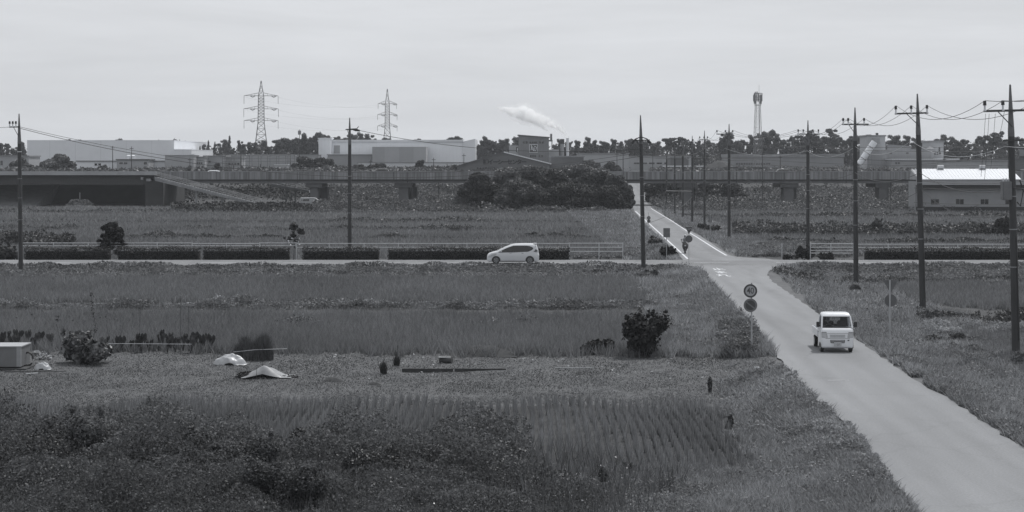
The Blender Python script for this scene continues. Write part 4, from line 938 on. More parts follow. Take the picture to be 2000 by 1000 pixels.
# kei truck facing the camera
def keitruck():
    lv = [(.20,.10,1.22,.69,10),(.26,.03,1.24,.72,9),(.62,.0,1.25,.735,9),(.70,.02,1.25,.735,9),(.98,.08,1.26,.735,9),(1.05,.14,1.26,.73,9),(1.09,.19,1.27,.72,9),(1.35,.34,1.28,.69,9),(1.60,.48,1.28,.655,9),(1.66,.53,1.27,.64,8),(1.72,.62,1.22,.60,7),(1.755,.75,1.1,.50,5)]
    t = empty('kei_truck', (0, 0, 0), 0, 'small white kei truck with open bed driving towards the viewer', 'truck')
    # cab shell, hollow behind the glass so the cabin shows through the windscreen
    low = [l for l in lv if l[0] <= 1.09]; shell(low).build('cab', car_white, t, smooth=True)
    hi = [l for l in lv if l[0] >= 1.60]; shell([(1.585,)+tuple(ring_x(lv, 1.585))]+hi).build('roof', car_white, t, smooth=True)
    for s in (-1, 1):
        b = MB(); b.tube([(.21, s*.685, 1.08), (.485, s*.625, 1.60)], .038, 6); b.build('pillar', car_white, t)
        b = MB(); b.tube([(1.2, s*.67, 1.08), (1.22, s*.61, 1.60)], .06, 6); b.build('pillar', car_white, t)
        side_patch(lv, [(1.10,.34,1.12),(1.35,.46,1.14),(1.56,.58,1.16)], s, -.004, 5).build('side_glass', clear, t)
        b = MB(); b.box((.30, s*.835, 1.24), (.05, .15, .24)); b.build('mirror', black_pl, t, bevel=.015)
        b = MB(); b.tube([(.36, s*.69, 1.18), (.31, s*.80, 1.2)], .015, 5); b.build('mirror_arm', black_pl, t)
        end_patch(lv, [(.66, s*.44, s*.70),(.72, s*.44, s*.71),(.88, s*.47, s*.71),(.92, s*.56, s*.70)], -1, .012, 5).build('headlight', lampm, t)
        end_patch(lv, [(.88, s*.47, s*.70),(.925, s*.50, s*.69)], -1, .014, 5).build('turn_signal', mat('signal_lamp', .22, .3, .1, 5) if 'signal_lamp' not in MATS else MATS['signal_lamp'], t)
        side_patch(lv, [(.56,.92,1.24),(.9,.92,1.24)], s, .004, 3)
        for x in (.50,): arch(t, x, s, .722, .33); wheel(t, x, s*.635, .27, .16, 0)
        wheel(t, 2.75, s*.635, .27, .16, 0)
        side_patch(lv, [(.40,.86,.872),(1.05,.86,.872)], s, .004, 1).build('door_seam', steel_dark, t)
        b = MB(); b.box((1.05, s*.74, .84), (.14, .02, .035)); b.build('door_handle', black_pl, t)
    end_patch(lv, [(1.10,-.64,.64),(1.25,-.63,.63),(1.40,-.615,.615),(1.575,-.58,.58)], -1, -.006, 8).build('windscreen', clear, t)
    for z, m_ in ((1.105, black_pl), (1.565, black_pl)): w_ = .645 if z < 1.3 else .59; end_patch(lv, [(z-.014, -w_, w_), (z+.014, -w_, w_)], -1, .002, 8).build('windscreen_seal', m_, t)
    b = end_patch(lv, [(.66,-.42,.42),(.83,-.43,.43)], -1, .006, 8).build('grille', mat('grille_white', .62, .4, .03, 2), t)
    for z in (.69, .735, .78): end_patch(lv, [(z, -.34, .34), (z+.016, -.34, .34)], -1, .012, 8).build('grille_slot', black_pl, b)
    end_patch(lv, [(.86,-.46,.46),(.872,-.46,.46)], -1, .010, 8).build('panel_seam', steel_dark, t)
    end_patch(lv, [(.628,-.70,.70),(.64,-.70,.70)], -1, .006, 8).build('bumper_seam', steel_dark, t)
    end_patch(lv, [(.43,-.30,.30),(.46,-.32,.32),(.575,-.325,.325)], -1, .008, 6).build('lower_intake', black_pl, t)
    for z in (.47, .53): end_patch(lv, [(z, -.3, .3), (z+.02, -.3, .3)], -1, .013, 6).build('intake_bar', MATS['grille_white'], t)
    s = end_patch(lv, [(.53,-.52,-.44),(.58,-.52,-.44)], -1, .01, 3).build('fog_hole', black_pl, t)
    b = MB(); b.box((-.035, 0, .385), (.015, .33, .165)); pl_ = b.build('number_plate', mat('plate_yellow', .42, .5, .05, 5), t)
    M = Matrix.Translation((-.045, 0, .365)) @ Matrix.Rotation(R(-90), 4, 'Z') @ Matrix.Rotation(R(90), 4, 'X')
    text('plate_number', '··27', .12, black_pl, pl_, M, ext=.001)
    # flat bed
    b = MB(); b.bb(1.32, 3.36, -.72, .72, .60, .66); b.build('bed_floor', steel, t)
    for s in (-1, 1): b = MB(); b.bb(1.32, 3.36, s*.70, s*.735, .58, .92); b.build('bed_side', car_white, t, bevel=.006)
    b = MB(); b.bb(3.33, 3.365, -.70, .70, .58, .92); b.build('tailgate', car_white, t)
    b = MB(); b.bb(1.30, 1.33, -.70, .70, .62, 1.2); b.build('headboard', car_white, t)
    b = MB()
    for s in (-.6, .6): b.tube([(1.36, s, .9), (1.36, s, 1.62)], .018, 5)
    b.tube([(1.36, -.6, 1.62), (1.36, .6, 1.62)], .018, 5); b.tube([(1.36, -.6, 1.35), (1.36, .6, 1.35)], .018, 5); b.build('guard_frame', steel, t)
    b = MB(); b.bb(.45, 3.2, -.35, .35, .30, .56); b.build('chassis', black_pl, t)
    # cabin
    b = MB(); b.bb(1.19, 1.24, -.62, .62, .7, 1.62)
    bk = MB(); bk.bb(1.19, 1.24, -.64, .64, .9, 1.20); bk.bb(1.19, 1.24, -.64, -.27, 1.20, 1.6); bk.bb(1.19, 1.24, .2, .64, 1.2, 1.6); bk.bb(1.19, 1.24, -.27, .2, 1.54, 1.6); bk.build('cab_back', mat('cabin_grey', .07, .8, .1, 3), t)
    b = MB(); b.bb(.24, .50, -.62, .62, .98, 1.11); b.build('dashboard', black_pl, t, bevel=.02)
    for y in (.33, -.33): b = MB(); b.box((1.08, y, 1.10), (.14, .42, .5), Matrix.Rotation(R(12), 3, 'Y')); b.build('seat', MATS['cabin_grey'], t, bevel=.04)
    b = MB(); c = Vector((.60, .33, 1.10)); pts = [c+Matrix.Rotation(R(-30), 3, 'Y') @ Vector((0, .17*math.cos(a), .17*math.sin(a))) for a in np.linspace(0, 2*math.pi, 21)]; b.tube(pts, .016, 6, cap=False); b.build('steering_wheel', mat('wheel_grey', .10, .5, .1, 3), t)
    return t
tk = keitruck()
hd = math.atan2(170, F)
ty = G(1634, 689, .5).y
tk.location = (X(1636, ty), ty, .5); tk.rotation_euler = (0, 0, R(90)-hd)
# local -X must face the camera: +X points away along the road
skin_m = mat('skin', .22, .6, .05, 5); shirt_l = mat('light_shirt', .30, .9, .1, 6); cloth_d = mat('dark_cloth', .04, .9, .1, 6); hair_m = mat('hair', .02, .8, .1, 20); helmet_m = mat('helmet', .42, .3, .05, 3)
def person_parts(t, J, E, m, sub=1): return skin('body', J, E, m, t, sub)
Mw = Matrix.Translation(tk.location) @ Matrix.Rotation(tk.rotation_euler.z, 4, 'Z')
dp = Mw @ Vector((.95, .33, .86))
dr = empty('person', dp, tk.rotation_euler.z, 'person at the wheel of the white kei truck, in a dark top', 'person')
J = [((0, 0, 0), (.15, .13)), ((.0, 0, .22), (.14, .11)), ((.0, 0, .42), (.16, .10)), ((-.01, 0, .52), .055), ((-.03, 0, .60), .06), ((-.035, 0, .68), .085), ((-.03, 0, .76), .06),
     ((0, .19, .43), .06), ((-.08, .24, .22), .045), ((-.29, .16, .26), .035), ((-.35, .14, .29), .03),
     ((0, -.19, .43), .06), ((-.08, -.24, .22), .045), ((-.29, -.16, .26), .035), ((-.35, -.14, .29), .03),
     ((-.2, .09, .02), .085), ((-.42, .10, .03), .065), ((-.5, .10, -.25), .05), ((-.2, -.09, .02), .085), ((-.42, -.10, .03), .065), ((-.5, -.10, -.25), .05)]
E = [(0,1),(1,2),(2,3),(3,4),(4,5),(5,6),(2,7),(7,8),(8,9),(9,10),(2,11),(11,12),(12,13),(13,14),(0,15),(15,16),(16,17),(0,18),(18,19),(19,20)]
skin('body', J, E, skin_m, dr)
def ell(c, r, n=14, m=9, z0=-1):
    b = MB()
    for i in range(m+1):
        p = math.pi*i/m
        for k in range(n): a = 2*math.pi*k/n; b.v.append((c[0]+r[0]*math.sin(p)*math.cos(a), c[1]+r[1]*math.sin(p)*math.sin(a), c[2]+max(z0, math.cos(p))*r[2]))
    for i in range(m):
        for k in range(n): k2 = (k+1) % n; b.f.append((i*n+k, i*n+k2, (i+1)*n+k2, (i+1)*n+k))
    return b
ell((-.01, 0, .735), (.105, .095, .11), z0=-.1).build('hair', hair_m, dr, smooth=True)
J2 = [((.0, 0, .05), (.175, .15)), ((.0, 0, .22), (.165, .135)), ((.0, 0, .43), (.18, .12)), ((-.005, 0, .49), .08), ((0, .2, .43), .075), ((-.06, .245, .26), .062), ((0, -.2, .43), .075), ((-.06, -.245, .26), .062)]
skin('shirt', J2, [(0,1),(1,2),(2,3),(2,4),(4,5),(2,6),(6,7)], cloth_d, dr)
for s in (-1, 1): ell((-.115, s*.035, .70), (.01, .014, .008), 8, 5).build('eye', hair_m, dr)
ell((-.125, 0, .67), (.02, .014, .028), 8, 5).build('nose', skin_m, dr)

# scooter and rider coming down the far road
sy = 163.; sx = X(1338.5, sy)
sc = empty('scooter', (sx, sy, .5), R(90)-math.atan2(X(1345, 163)-X(1262, 230), -67.)*0-.06, 'black scooter coming down the far road behind the stop sign', 'scooter')
b = MB(); b.tube([(.0, -.045, .25), (.0, -.03, .25), (0, .03, .25), (0, .045, .25)], [.22, .25, .25, .22], 20); b.build('front_wheel', rubber, sc, smooth=True)
b = MB(); b.tube([(1.25, -.05, .25), (1.25, -.035, .25), (1.25, .035, .25), (1.25, .05, .25)], [.22, .25, .25, .22], 20); b.build('rear_wheel', rubber, sc, smooth=True)
lvs = [(.35,.10,.24,.12,3),(.5,.02,.26,.25,3),(.72,.05,.27,.29,3),(.9,.13,.3,.26,3),(1.0,.2,.32,.15,3)]
sh = shell(lvs, 24).build('front_fairing', black_pl, sc, smooth=True)
b = ell((.06, 0, .73), (.04, .09, .07)); b.build('headlight', lampm, sc, smooth=True)
b = MB(); b.bb(.22, .75, -.17, .17, .27, .33); b.build('footboard', black_pl, sc, bevel=.01)
shell([(.3,.62,1.5,.14,3),(.5,.6,1.62,.19,3),(.70,.66,1.6,.17,3),(.78,.7,1.5,.13,3)], 24).build('rear_body', black_pl, sc, smooth=True)
b = MB(); b.tube([(.68, 0, .80), (1.4, 0, .82)], [.13, .14], 10); b.build('seat', cloth_d, sc, smooth=True)
b = MB(); b.tube([(.34, -.34, 1.05), (.27, -.15, 1.0), (.27, .15, 1.0), (.34, .34, 1.05)], .02, 6); hb = b.build('handlebar', black_pl, sc)
for s in (-1, 1):
    b = MB(); b.tube([(.30, s*.25, 1.03), (.27, s*.36, 1.24)], .01, 5); b.build('mirror_stalk', black_pl, sc); ell((.26, s*.37, 1.28), (.015, .05, .07)).build('mirror', black_pl, sc)
b = MB(); b.bb(-.07, -.04, -.12, .12, .36, .50) if False else b.tube([(.0, 0, .5), (.02, 0, .55)], .06, 8); b.build('fork_cover', black_pl, sc)
rd = empty('person', (sx, sy, .5), sc.rotation_euler.z, 'person riding the black scooter in a light shirt and pale helmet', 'person')
J = [((.95, 0, .95), (.16, .13)), ((.90, 0, 1.15), (.14, .11)), ((.84, 0, 1.36), (.18, .10)), ((.82, 0, 1.46), .055), ((.80, 0, 1.53), .07), ((.80, 0, 1.62), .085), ((.80, 0, 1.68), .06),
     ((.82, .2, 1.36), .06), ((.66, .3, 1.14), .045), ((.40, .30, 1.06), .035), ((.82, -.2, 1.36), .06), ((.66, -.3, 1.14), .045), ((.40, -.30, 1.06), .035),
     ((.75, .11, .88), .085), ((.48, .13, .80), .07), ((.45, .12, .45), .05), ((.33, .12, .36), .045), ((.75, -.11, .88), .085), ((.48, -.13, .80), .07), ((.45, -.12, .45), .05), ((.33, -.12, .36), .045)]
E = [(0,1),(1,2),(2,3),(3,4),(4,5),(5,6),(2,7),(7,8),(8,9),(2,10),(10,11),(11,12),(0,13),(13,14),(14,15),(15,16),(0,17),(17,18),(18,19),(19,20)]
skin('body', J, E, skin_m, rd)
skin('shirt', [((.945, 0, .98), (.175, .15)), ((.90, 0, 1.15), (.165, .13)), ((.84, 0, 1.37), (.2, .125)), ((.83, 0, 1.43), .09), ((.82, .21, 1.36), .075), ((.66, .3, 1.14), .06), ((.46, .30, 1.08), .048), ((.82, -.21, 1.36), .075), ((.66, -.3, 1.14), .06), ((.46, -.30, 1.08), .048)],
     [(0,1),(1,2),(2,3),(2,4),(4,5),(5,6),(2,7),(7,8),(8,9)], shirt_l, rd)
skin('trousers', [((.95, 0, .93), (.18, .15)), ((.75, .11, .885), .098), ((.48, .13, .80), .082), ((.45, .12, .47), .062), ((.75, -.11, .885), .098), ((.48, -.13, .80), .082), ((.45, -.12, .47), .062)], [(0,1),(1,2),(2,3),(0,4),(4,5),(5,6)], cloth_d, rd)
hm = ell((.80, 0, 1.64), (.135, .12, .14), z0=-.45).build('helmet', helmet_m, rd, smooth=True)
b = MB(); ell((.70, 0, 1.60), (.045, .09, .055)).build('visor', dark_glass, rd, smooth=True)

# parked van under the viaduct, and what shows of the traffic on it
def van(px, d, lab, m, L_=4.6, face=1, opened=True):
    lv = [(.2,.15,L_-.03,.80,9),(.4,.0,L_,.84,8),(.8,.02,L_,.845,8),(1.0,.12,L_,.84,8),(1.12,.55,L_,.83,8),(1.55,1.0,L_-.02,.78,7),(1.85,1.35,L_-.06,.72,6),(1.92,1.6,L_-.2,.5,4)]
    t = empty('van', (X(px, d), d, hz(X(px, d), d)), 0 if face > 0 else math.pi, lab, 'van'); shell(lv).build('body', m, t, smooth=True)
    for s in (-1, 1):
        side_patch(lv, [(1.14,.85,1.55),(1.5,1.12,1.55)], s, .01, 3).build('side_glass', dark_glass, t)
        side_patch(lv, [(1.18,2.7,L_-.3),(1.6,2.7,L_-.35)], s, .01, 3).build('rear_side_glass', dark_glass, t)
        side_patch(lv, [(.35,1.75,2.65),(1.7,1.75,2.65)], s, .01, 3).build('open_door', black_pl, t)
        for x in (.8, L_-.9): arch(t, x, s, .84, .36); wheel(t, x, s*.75, .31)
    end_patch(lv, [(1.15,-.7,.7),(1.7,-.62,.62)], -1, .01, 6).build('windscreen', dark_glass, t)
    return t
van(630.5, 358., 'small pale van with an open side door parked at the viaduct pier', mat('van_grey', .30, .4, .05, 2), face=-1)
def far_car(px, d, zb, m, lab, L_=4.4, hh=1.5, face=1):
    lv = [(.2,.1,L_-.1,.78,8),(.5,.0,L_,.84,7),(.85,.1,L_-.05,.84,6),(.95,.9,L_-.2,.8,6),(hh-.1,1.5,L_-.5,.66,5),(hh,1.9,L_-.9,.45,4)]
    t = empty('car', (X(px, d), d, zb), 0 if face > 0 else math.pi, lab, 'car', 'cars on the viaduct'); shell(lv).build('body', m, t, smooth=True)
    for s in (-1, 1):
        side_patch(lv, [(.97,1.05,L_-.35),(hh-.13,1.55,L_-.6)], s, .01, 5).build('side_glass', dark_glass, t)
        for x in (.8, L_-.85): arch(t, x, s, .835, .35); wheel(t, x, s*.75, .3)
    return t
zd = zb_
mdk = mat('dark_car_paint', .035, .3, .05, 1, coat=.5)
far_car(1506, VD+3, zt-1.05, mdk, 'dark boxy car passing on the viaduct in front of the very long shed', 4.3, 1.62)
far_car(393, VD+9, zt-1.3, car_white, 'white car roof just showing over the viaduct parapet above the stairway', 4.4, 1.5)
far_car(722, VD+9, zt-.9, mdk, 'dark car just showing over the viaduct parapet below the narrower pylon', 4.4, 1.5)

# ------------------------------------------------------------------ vegetation
_h = np.random.default_rng(5).random((64, 64))
def vn(x, y, s):
    x = np.asarray(x)/s; y = np.asarray(y)/s; xi = np.floor(x).astype(int); yi = np.floor(y).astype(int); fx = smooth(x-xi); fy = smooth(y-yi)
    g = lambda a, b: _h[a % 64, b % 64]
    return (g(xi, yi)*(1-fx)+g(xi+1, yi)*fx)*(1-fy)+(g(xi, yi+1)*(1-fx)+g(xi+1, yi+1)*fx)*fy
rice = foliage('rice', .11, .235, .45, .55, .10, .16)
rice_near = foliage('rice_near', .10, .26, .5, .55, .25, .20)
grass_m = foliage('verge_grass', .11, .38, .45, .6, .35, .28)
grass_dk = foliage('mixed_weeds', .09, .20, .3, .6, .5, .40)
dry = foliage('seed_heads', .18, .40, .3, .7, .6, .3)
kudzu = foliage('kudzu', .04, .155, .35, .6, .22, .35, spec=.2)
bush_m = foliage('bush_leaves', .03, .085, .25, .5, .3, .30, spec=.4)
hedge_m = foliage('hedge_leaves', .008, .03, .12, .5, .8, .3)
dark_m = foliage('dark_leaves', .014, .045, .15, .7, .8, .3)
pine_m = foliage('pine_needles', .07, .125, .15, .7, .15, .25)
tree_m = foliage('tree_leaves', .055, .15, .2, .5, .2, .3)
slope_m = foliage('slope_weeds', .055, .12, .25, .5, .12, .30)
taro_m = foliage('taro_leaves', .018, .06, .25, .4, 1.0, .2)
bark = mat('bark', .055, .95, .3, 2, (1, 1, .2))
litter = foliage('litter', .10, .34, 0, .8, .5, .4)

def field(name, poly, n, h, m, lean=.3, wk=.00055, hv=.35, patch=3., rows=None, off=.3, kind='stuff', lab=None, thin=0, cat='grass'):
    x, d, z, px, py = scatter(poly, int(n*1.15), off_road=off)
    if rows: 
        k = np.round(x/rows); x = k*rows+RNG.normal(size=len(x))*rows*(.15+.10*vn(x, d, 5.))+.10*vn(d, k*3, 4.)
    p = vn(x, d, patch)*.6+vn(x, d, patch*.33)*.4
    if thin: k = p+RNG.random(len(p))*.35 > thin; x, d, z, p = x[k], d[k], z[k], p[k]
    hh = h*(1-hv/2+hv*p*1.2)*(.75+.5*RNG.random(len(x)))
    V, Fc = blades(x, d, z-.02, hh, wk*1.15*d*(.7+.6*RNG.random(len(x))), lean)
    o = npmesh(name, V, Fc, m); tag(o, lab, cat, kind=kind); return o
def weeds(name, poly, n, h, m, size=.0011, patch=2.5, off=.35, lab=None, pw=1.0, kind='stuff', cat='weeds', up=.6, minh=.05, hmod=None):
    """leafy growth heaped in mounds"""
    x, d, z, px, py = scatter(poly, int(n*2.3), off_road=off); size = size*.58
    p = vn(x, d, patch)*.55+vn(x+31, d+7, patch*.4)*.3+vn(x, d, patch*.15)*.15
    hh = h*np.clip(p*1.5-.2, 0, 1.2)**pw+minh
    if hmod is not None: hh = hh*hmod(px, py)
    f = RNG.random(len(x))**.45
    P = np.stack([x, d, z+hh*f], 1); nr = unit(RNG.normal(size=(len(x), 3))*.75+np.array([0, -.25, up]))
    V, Fc = leaves(P, nr, size*d*(.35+1.3*RNG.random(len(x))**1.6), .6)
    o = npmesh(name, V, Fc, m); return tag(o, lab, cat, kind=kind)

# fields near the viewer
def rice_rows(poly, lab, sx=.30, sy=.27, h=.50):
    """rice hills planted in straight rows, each hill a tuft of leaves"""
    rg = np.random.default_rng(77); X_, Y_ = np.meshgrid(np.arange(-24, 14, sx), np.arange(38, 68, sy), indexing='ij'); x = X_.ravel()+rg.normal(size=X_.size)*.022+.12*np.sin(Y_.ravel()*.23); d = Y_.ravel()+rg.normal(size=X_.size)*.05
    py = HY+F*H/d; px = 1000+x/d*F; k = inpoly(px+12*np.sin(d*1.9)+8*np.sin(d*.8), py+4*np.sin(x*1.3), poly) & (rg.random(len(x)) > .03); x, d = x[k], d[k]
    n = 13; hh = h*(.80+.35*vn(x, d, 3.)+.2*rg.random(len(x))); x = np.repeat(x, n)+rg.normal(size=len(x)*n)*.020; d = np.repeat(d, n)+rg.normal(size=len(d)*n)*.03; hh = np.repeat(hh, n)*(.6+.4*rg.random(len(x)))
    V, Fc = blades(x, d, hterr(x, d)-.02, hh, .036, (.13, .20), rg); return tag(npmesh('rice_rows', V, Fc, rice_near), lab, kind='stuff')
rice_rows([(-160,796),(-160,1060),(1150,985),(1468,925),(1392,792)], 'rice planted in rows in the near paddy')
field('rice_paddy', [(-120,614),(-120,684),(1310,700),(1290,620)], 52000, .55, rice, .42, .00055, .25, 6., lab='middle rice paddy')
field('rice_paddy', [(-120,546),(-120,594),(1262,594),(1240,546)], 42000, .5, rice, .42, .00055, .2, 8., lab='rice paddy along the crossing road')
field('rice_paddy', [(-120,404),(-120,506),(1232,506),(1226,404)], 70000, .45, rice, .42, .0006, .3, 14., lab='far rice fields left of the far road')
field('rice_paddy', [(1290,404),(1300,430),(1450,500),(2120,500),(2120,404)], 45000, .45, rice, .42, .0006, .3, 14., lab='far rice fields right of the far road')
field('rice_paddy', [(1700,552),(1830,600),(2120,612),(2120,552)], 12000, .45, rice, .42, .0006, .3, 6., lab='right hand paddy behind the poles')
field('rice_paddy', [(1860,650),(2000,740),(2120,760),(2120,650)], 9000, .5, rice, .25, .0006, .3, 6., lab='right hand paddy in front of the seed heads')
# short grass everywhere on verges and levees
field('garden_grass', [(-120,686),(-120,792),(1400,792),(1560,750),(1500,690),(1290,700)], 70000, .07, foliage('mown_grass', .09, .15, .2, .8, .30, .5), 1.0, .0005, .8, 1.6, thin=.3, lab='patchy low grass on the garden plot')
field('verge_grass', [(1170,543),(1395,527),(1530,700),(1300,700),(1262,560)], 30000, .42, grass_m, .45, .00055, .6, 2.4, off=.12, lab='tall grass on the verge between the paddies and the near road')
field('verge_grass', [(1400,745),(1540,715),(1750,935),(1860,1080),(1100,1080),(1180,920),(1455,920)], 52000, .26, grass_m, .6, .0007, .7, 1.6, off=.08, lab='short grass beside the near road at lower right of the paddy')
field('verge_grass', [(1495,515),(1560,512),(1700,552),(1840,610),(2120,700),(2300,1080),(2000,880),(1724,698),(1600,612)], 60000, .36, grass_m, .5, .0006, .6, 2.2, off=.10, lab='grass on the right verge of the near road')
field('verge_grass', [(1100,408),(1226,408),(1345,508),(1220,508)], 14000, .40, grass_m, .45, .0007, .6, 3., off=.2, lab='grass beside the left edge of the far road')
field('verge_grass', [(1275,405),(1330,408),(1480,470),(1600,500),(1440,502)], 12000, .40, grass_m, .45, .0007, .6, 3., off=.2, lab='grass beside the right edge of the far road')
# road foot banks
weeds('bank_weeds', [(-120,514),(-120,548),(1260,548),(1330,530),(1340,517)], 46000, .42, grass_dk, .0009, 1.6, lab='weedy bank below the crossing road')
weeds('bank_weeds', [(1535,514),(1640,556),(2120,560),(2120,512)], 30000, .45, grass_dk, .0009, 1.6, lab='weedy bank below the crossing road on the right')
weeds('bank_weeds', [(1120,496),(1120,506),(1330,506),(1300,480),(1200,490)], 7000, .45, grass_dk, .001, 1.6, lab='weeds under the rail fence left of the junction')
weeds('bank_weeds', [(1440,496),(1440,503),(1690,503),(1690,490),(1520,470)], 10000, .6, grass_dk, .001, 1.8, lab='weeds under the rail fence right of the junction')
def levee(y, x0, x1, n, h, m, lab, th=7, sz=.001, patch=2.2, pw=1.5): return weeds('levee_weeds', [(x0, y-th), (x0, y+th*.4), (x1, y+th*.4), (x1, y-th)], n, h, m, sz, patch, lab=lab, pw=pw, up=.4)
levee(603, -120, 1290, 20000, .62, grass_dk, 'dark weedy levee between the two left paddies', pw=2.4, patch=3.)
levee(599, -120, 1290, 9000, .75, dry, 'pale seed heads along the left levee', th=5, pw=3)
levee(640, -120, 1240, 3500, .8, bush_m, 'sparse weeds across the middle paddy', th=4, pw=4)
levee(640, 500, 1100, 700, .9, dry, 'sparse pale weeds across the middle paddy', th=4, pw=4)
levee(415, -120, 1230, 3500, .9, bush_m, 'farthest levee line on the left fields', th=3, patch=8, pw=3.5)
levee(434, -120, 1235, 5000, .9, bush_m, 'third levee line on the left fields', th=3, patch=8, pw=3.5)
levee(449, -120, 1235, 5000, .8, bush_m, 'second levee line on the left fields', th=2.5, patch=7, pw=3.5)
levee(466, 200, 1235, 5500, .7, bush_m, 'nearest levee line on the left fields', th=3, patch=7, pw=3.5)
levee(424, 1330, 2120, 3500, .8, bush_m, 'farthest levee line on the right fields', th=2, patch=4)
levee(458, 1430, 2120, 14000, 1.5, bush_m, 'tall weed strip across the right fields', th=8, patch=2.6, pw=1.2, sz=.0011)
levee(476, 1500, 2120, 7000, .7, bush_m, 'dark levee just behind the right hand fence', th=3, patch=3)
levee(555, 1620, 2120, 9000, .6, bush_m, 'dark levee behind the poles on the right', th=4, patch=1.6)
levee(630, 1790, 2120, 6000, .8, bush_m, 'dark levee beside the second pole', th=6, patch=1.8)
levee(657, 1800, 2120, 9000, .85, dry, 'pale seed heads right of the sign post', th=9, patch=1.5, pw=.8, sz=.0009)
levee(672, 1800, 2120, 5000, .5, bush_m, 'weeds coloured dark as the shaded foot of the pale seed heads', th=4, patch=1.5)  # shade below the seed heads drawn as a strip of darker weeds
# weeds in the centre verge, by the 40 sign and round the near-right verge
weeds('leafy_weeds', [(1290,600),(1400,560),(1470,640),(1490,690),(1330,700)], 9000, .55, grass_dk, .0010, 1.2, lab='mixed leafy weeds on the verge left of the speed sign', pw=2)
weeds('leafy_weeds', [(1400,640),(1470,600),(1492,694),(1410,700)], 9000, .8, grass_dk, .0012, 1.3, lab='dark leafy weeds directly left of the speed sign post', pw=.8)
weeds('flower_weeds', [(1150,520),(1380,520),(1400,560),(1250,580)], 6000, .5, dry, .0007, 1.4, lab='pale flowering weeds on the bank by the junction pole', pw=3)
weeds('leafy_weeds', [(1500,520),(1600,518),(1620,560),(1530,545)], 6000, .5, bush_m, .0011, 1.2, lab='leafy weeds in the right corner of the junction', pw=2)
weeds('verge_leaves', [(1400,745),(1540,715),(1750,935),(1860,1080),(1100,1080),(1180,920),(1455,920)], 26000, .26, foliage('broad_weeds', .09, .28, .35, .55, .5, .35), .0013, 1.3, lab='broad leaved weeds mixed in the lower verge', off=.1)
weeds('verge_leaves', [(1495,515),(1560,512),(1700,552),(1840,610),(2120,700),(2300,1080),(2000,880),(1724,698),(1600,612)], 26000, .34, MATS['broad_weeds'], .0011, 1.3, lab='broad leaved weeds mixed in the right verge', off=.1)
weeds('verge_leaves', [(1290,545),(1385,527),(1500,690),(1320,700)], 12000, .4, MATS['broad_weeds'], .0010, 1.3, lab='broad leaved weeds mixed in the verge above the garden', off=.1)
weeds('edge_weeds', [(1724,698),(1790,690),(2060,880),(2020,895),(1860,790)], 8000, .32, grass_dk, .0012, 1.0, lab='dark weeds spilling over the right road edge', off=.02)
weeds('edge_weeds', [(1520,745),(1560,740),(1745,930),(1735,960),(1600,860)], 9000, .30, grass_m, .0012, 1.1, lab='rank weeds spilling over the left road edge', off=.0)
weeds('clover_patch', [(1440,790),(1560,780),(1700,880),(1690,930),(1560,900)], 16000, .24, grass_dk, .0012, .9, lab='bumpy clover like weeds on the lower verge', pw=1.3)
weeds('leafy_weeds', [(1780,600),(1860,610),(2000,720),(2060,760),(1900,740)], 12000, .4, grass_dk, .001, 1.2, lab='weeds at the foot of the right hand poles', pw=1.6)
weeds('flower_weeds', [(1620,620),(1800,640),(2000,800),(1800,720)], 3500, .5, dry, .0007, 1.4, lab='small white flowers scattered in the right verge', pw=3)
# dark creeping plants over the bottom of the picture
def heaps(px, py):
    q = np.full(len(px), .75)
    for cx, sg, a in ((20, 90, 1.0), (190, 120, 1.55), (330, 70, 1.1), (480, 75, 1.15), (625, 50, 1.0), (745, 85, .9), (910, 85, 1.25), (1010, 50, .6)): q = q+a*np.exp(-((px-cx)/sg)**2)
    return q*np.clip(1.12-(py-870)/320, .45, 1)
weeds('creeping_vines', [(-150,866),(300,862),(420,900),(480,880),(560,915),(640,880),(720,890),(840,900),(940,870),(1020,905),(1090,950),(1180,990),(1130,1090),(-150,1090)], 190000, .95, kudzu, .00125, 2.4, lab='dark creeping vines covering the near ground', pw=1.0, minh=.12, hmod=heaps)
weeds('creeping_vines', [(-150,930),(900,930),(1150,1000),(1100,1100),(-150,1100)], 26000, .9, bush_m, .0012, 1.7, lab='darkest vines at the bottom edge', pw=1.4, minh=.05, hmod=heaps)
weeds('glinting_leaves', [(-150,880),(620,890),(1250,940),(1150,1090),(-150,1090)], 900, 1.0, mat('glinting_leaf', .17, .35, .3, .5), .0010, 2.4, lab='small paler leaves painted as glints on the vines', pw=1.0, minh=.2)  # glints put in as a scatter of paler leaves
weeds('ragwort', [(1000,915),(1300,930),(1420,1000),(1300,1080),(1000,1080)], 12000, .55, grass_dk, .0012, 1.3, lab='ragged weeds between the vines and the verge', pw=1.5)

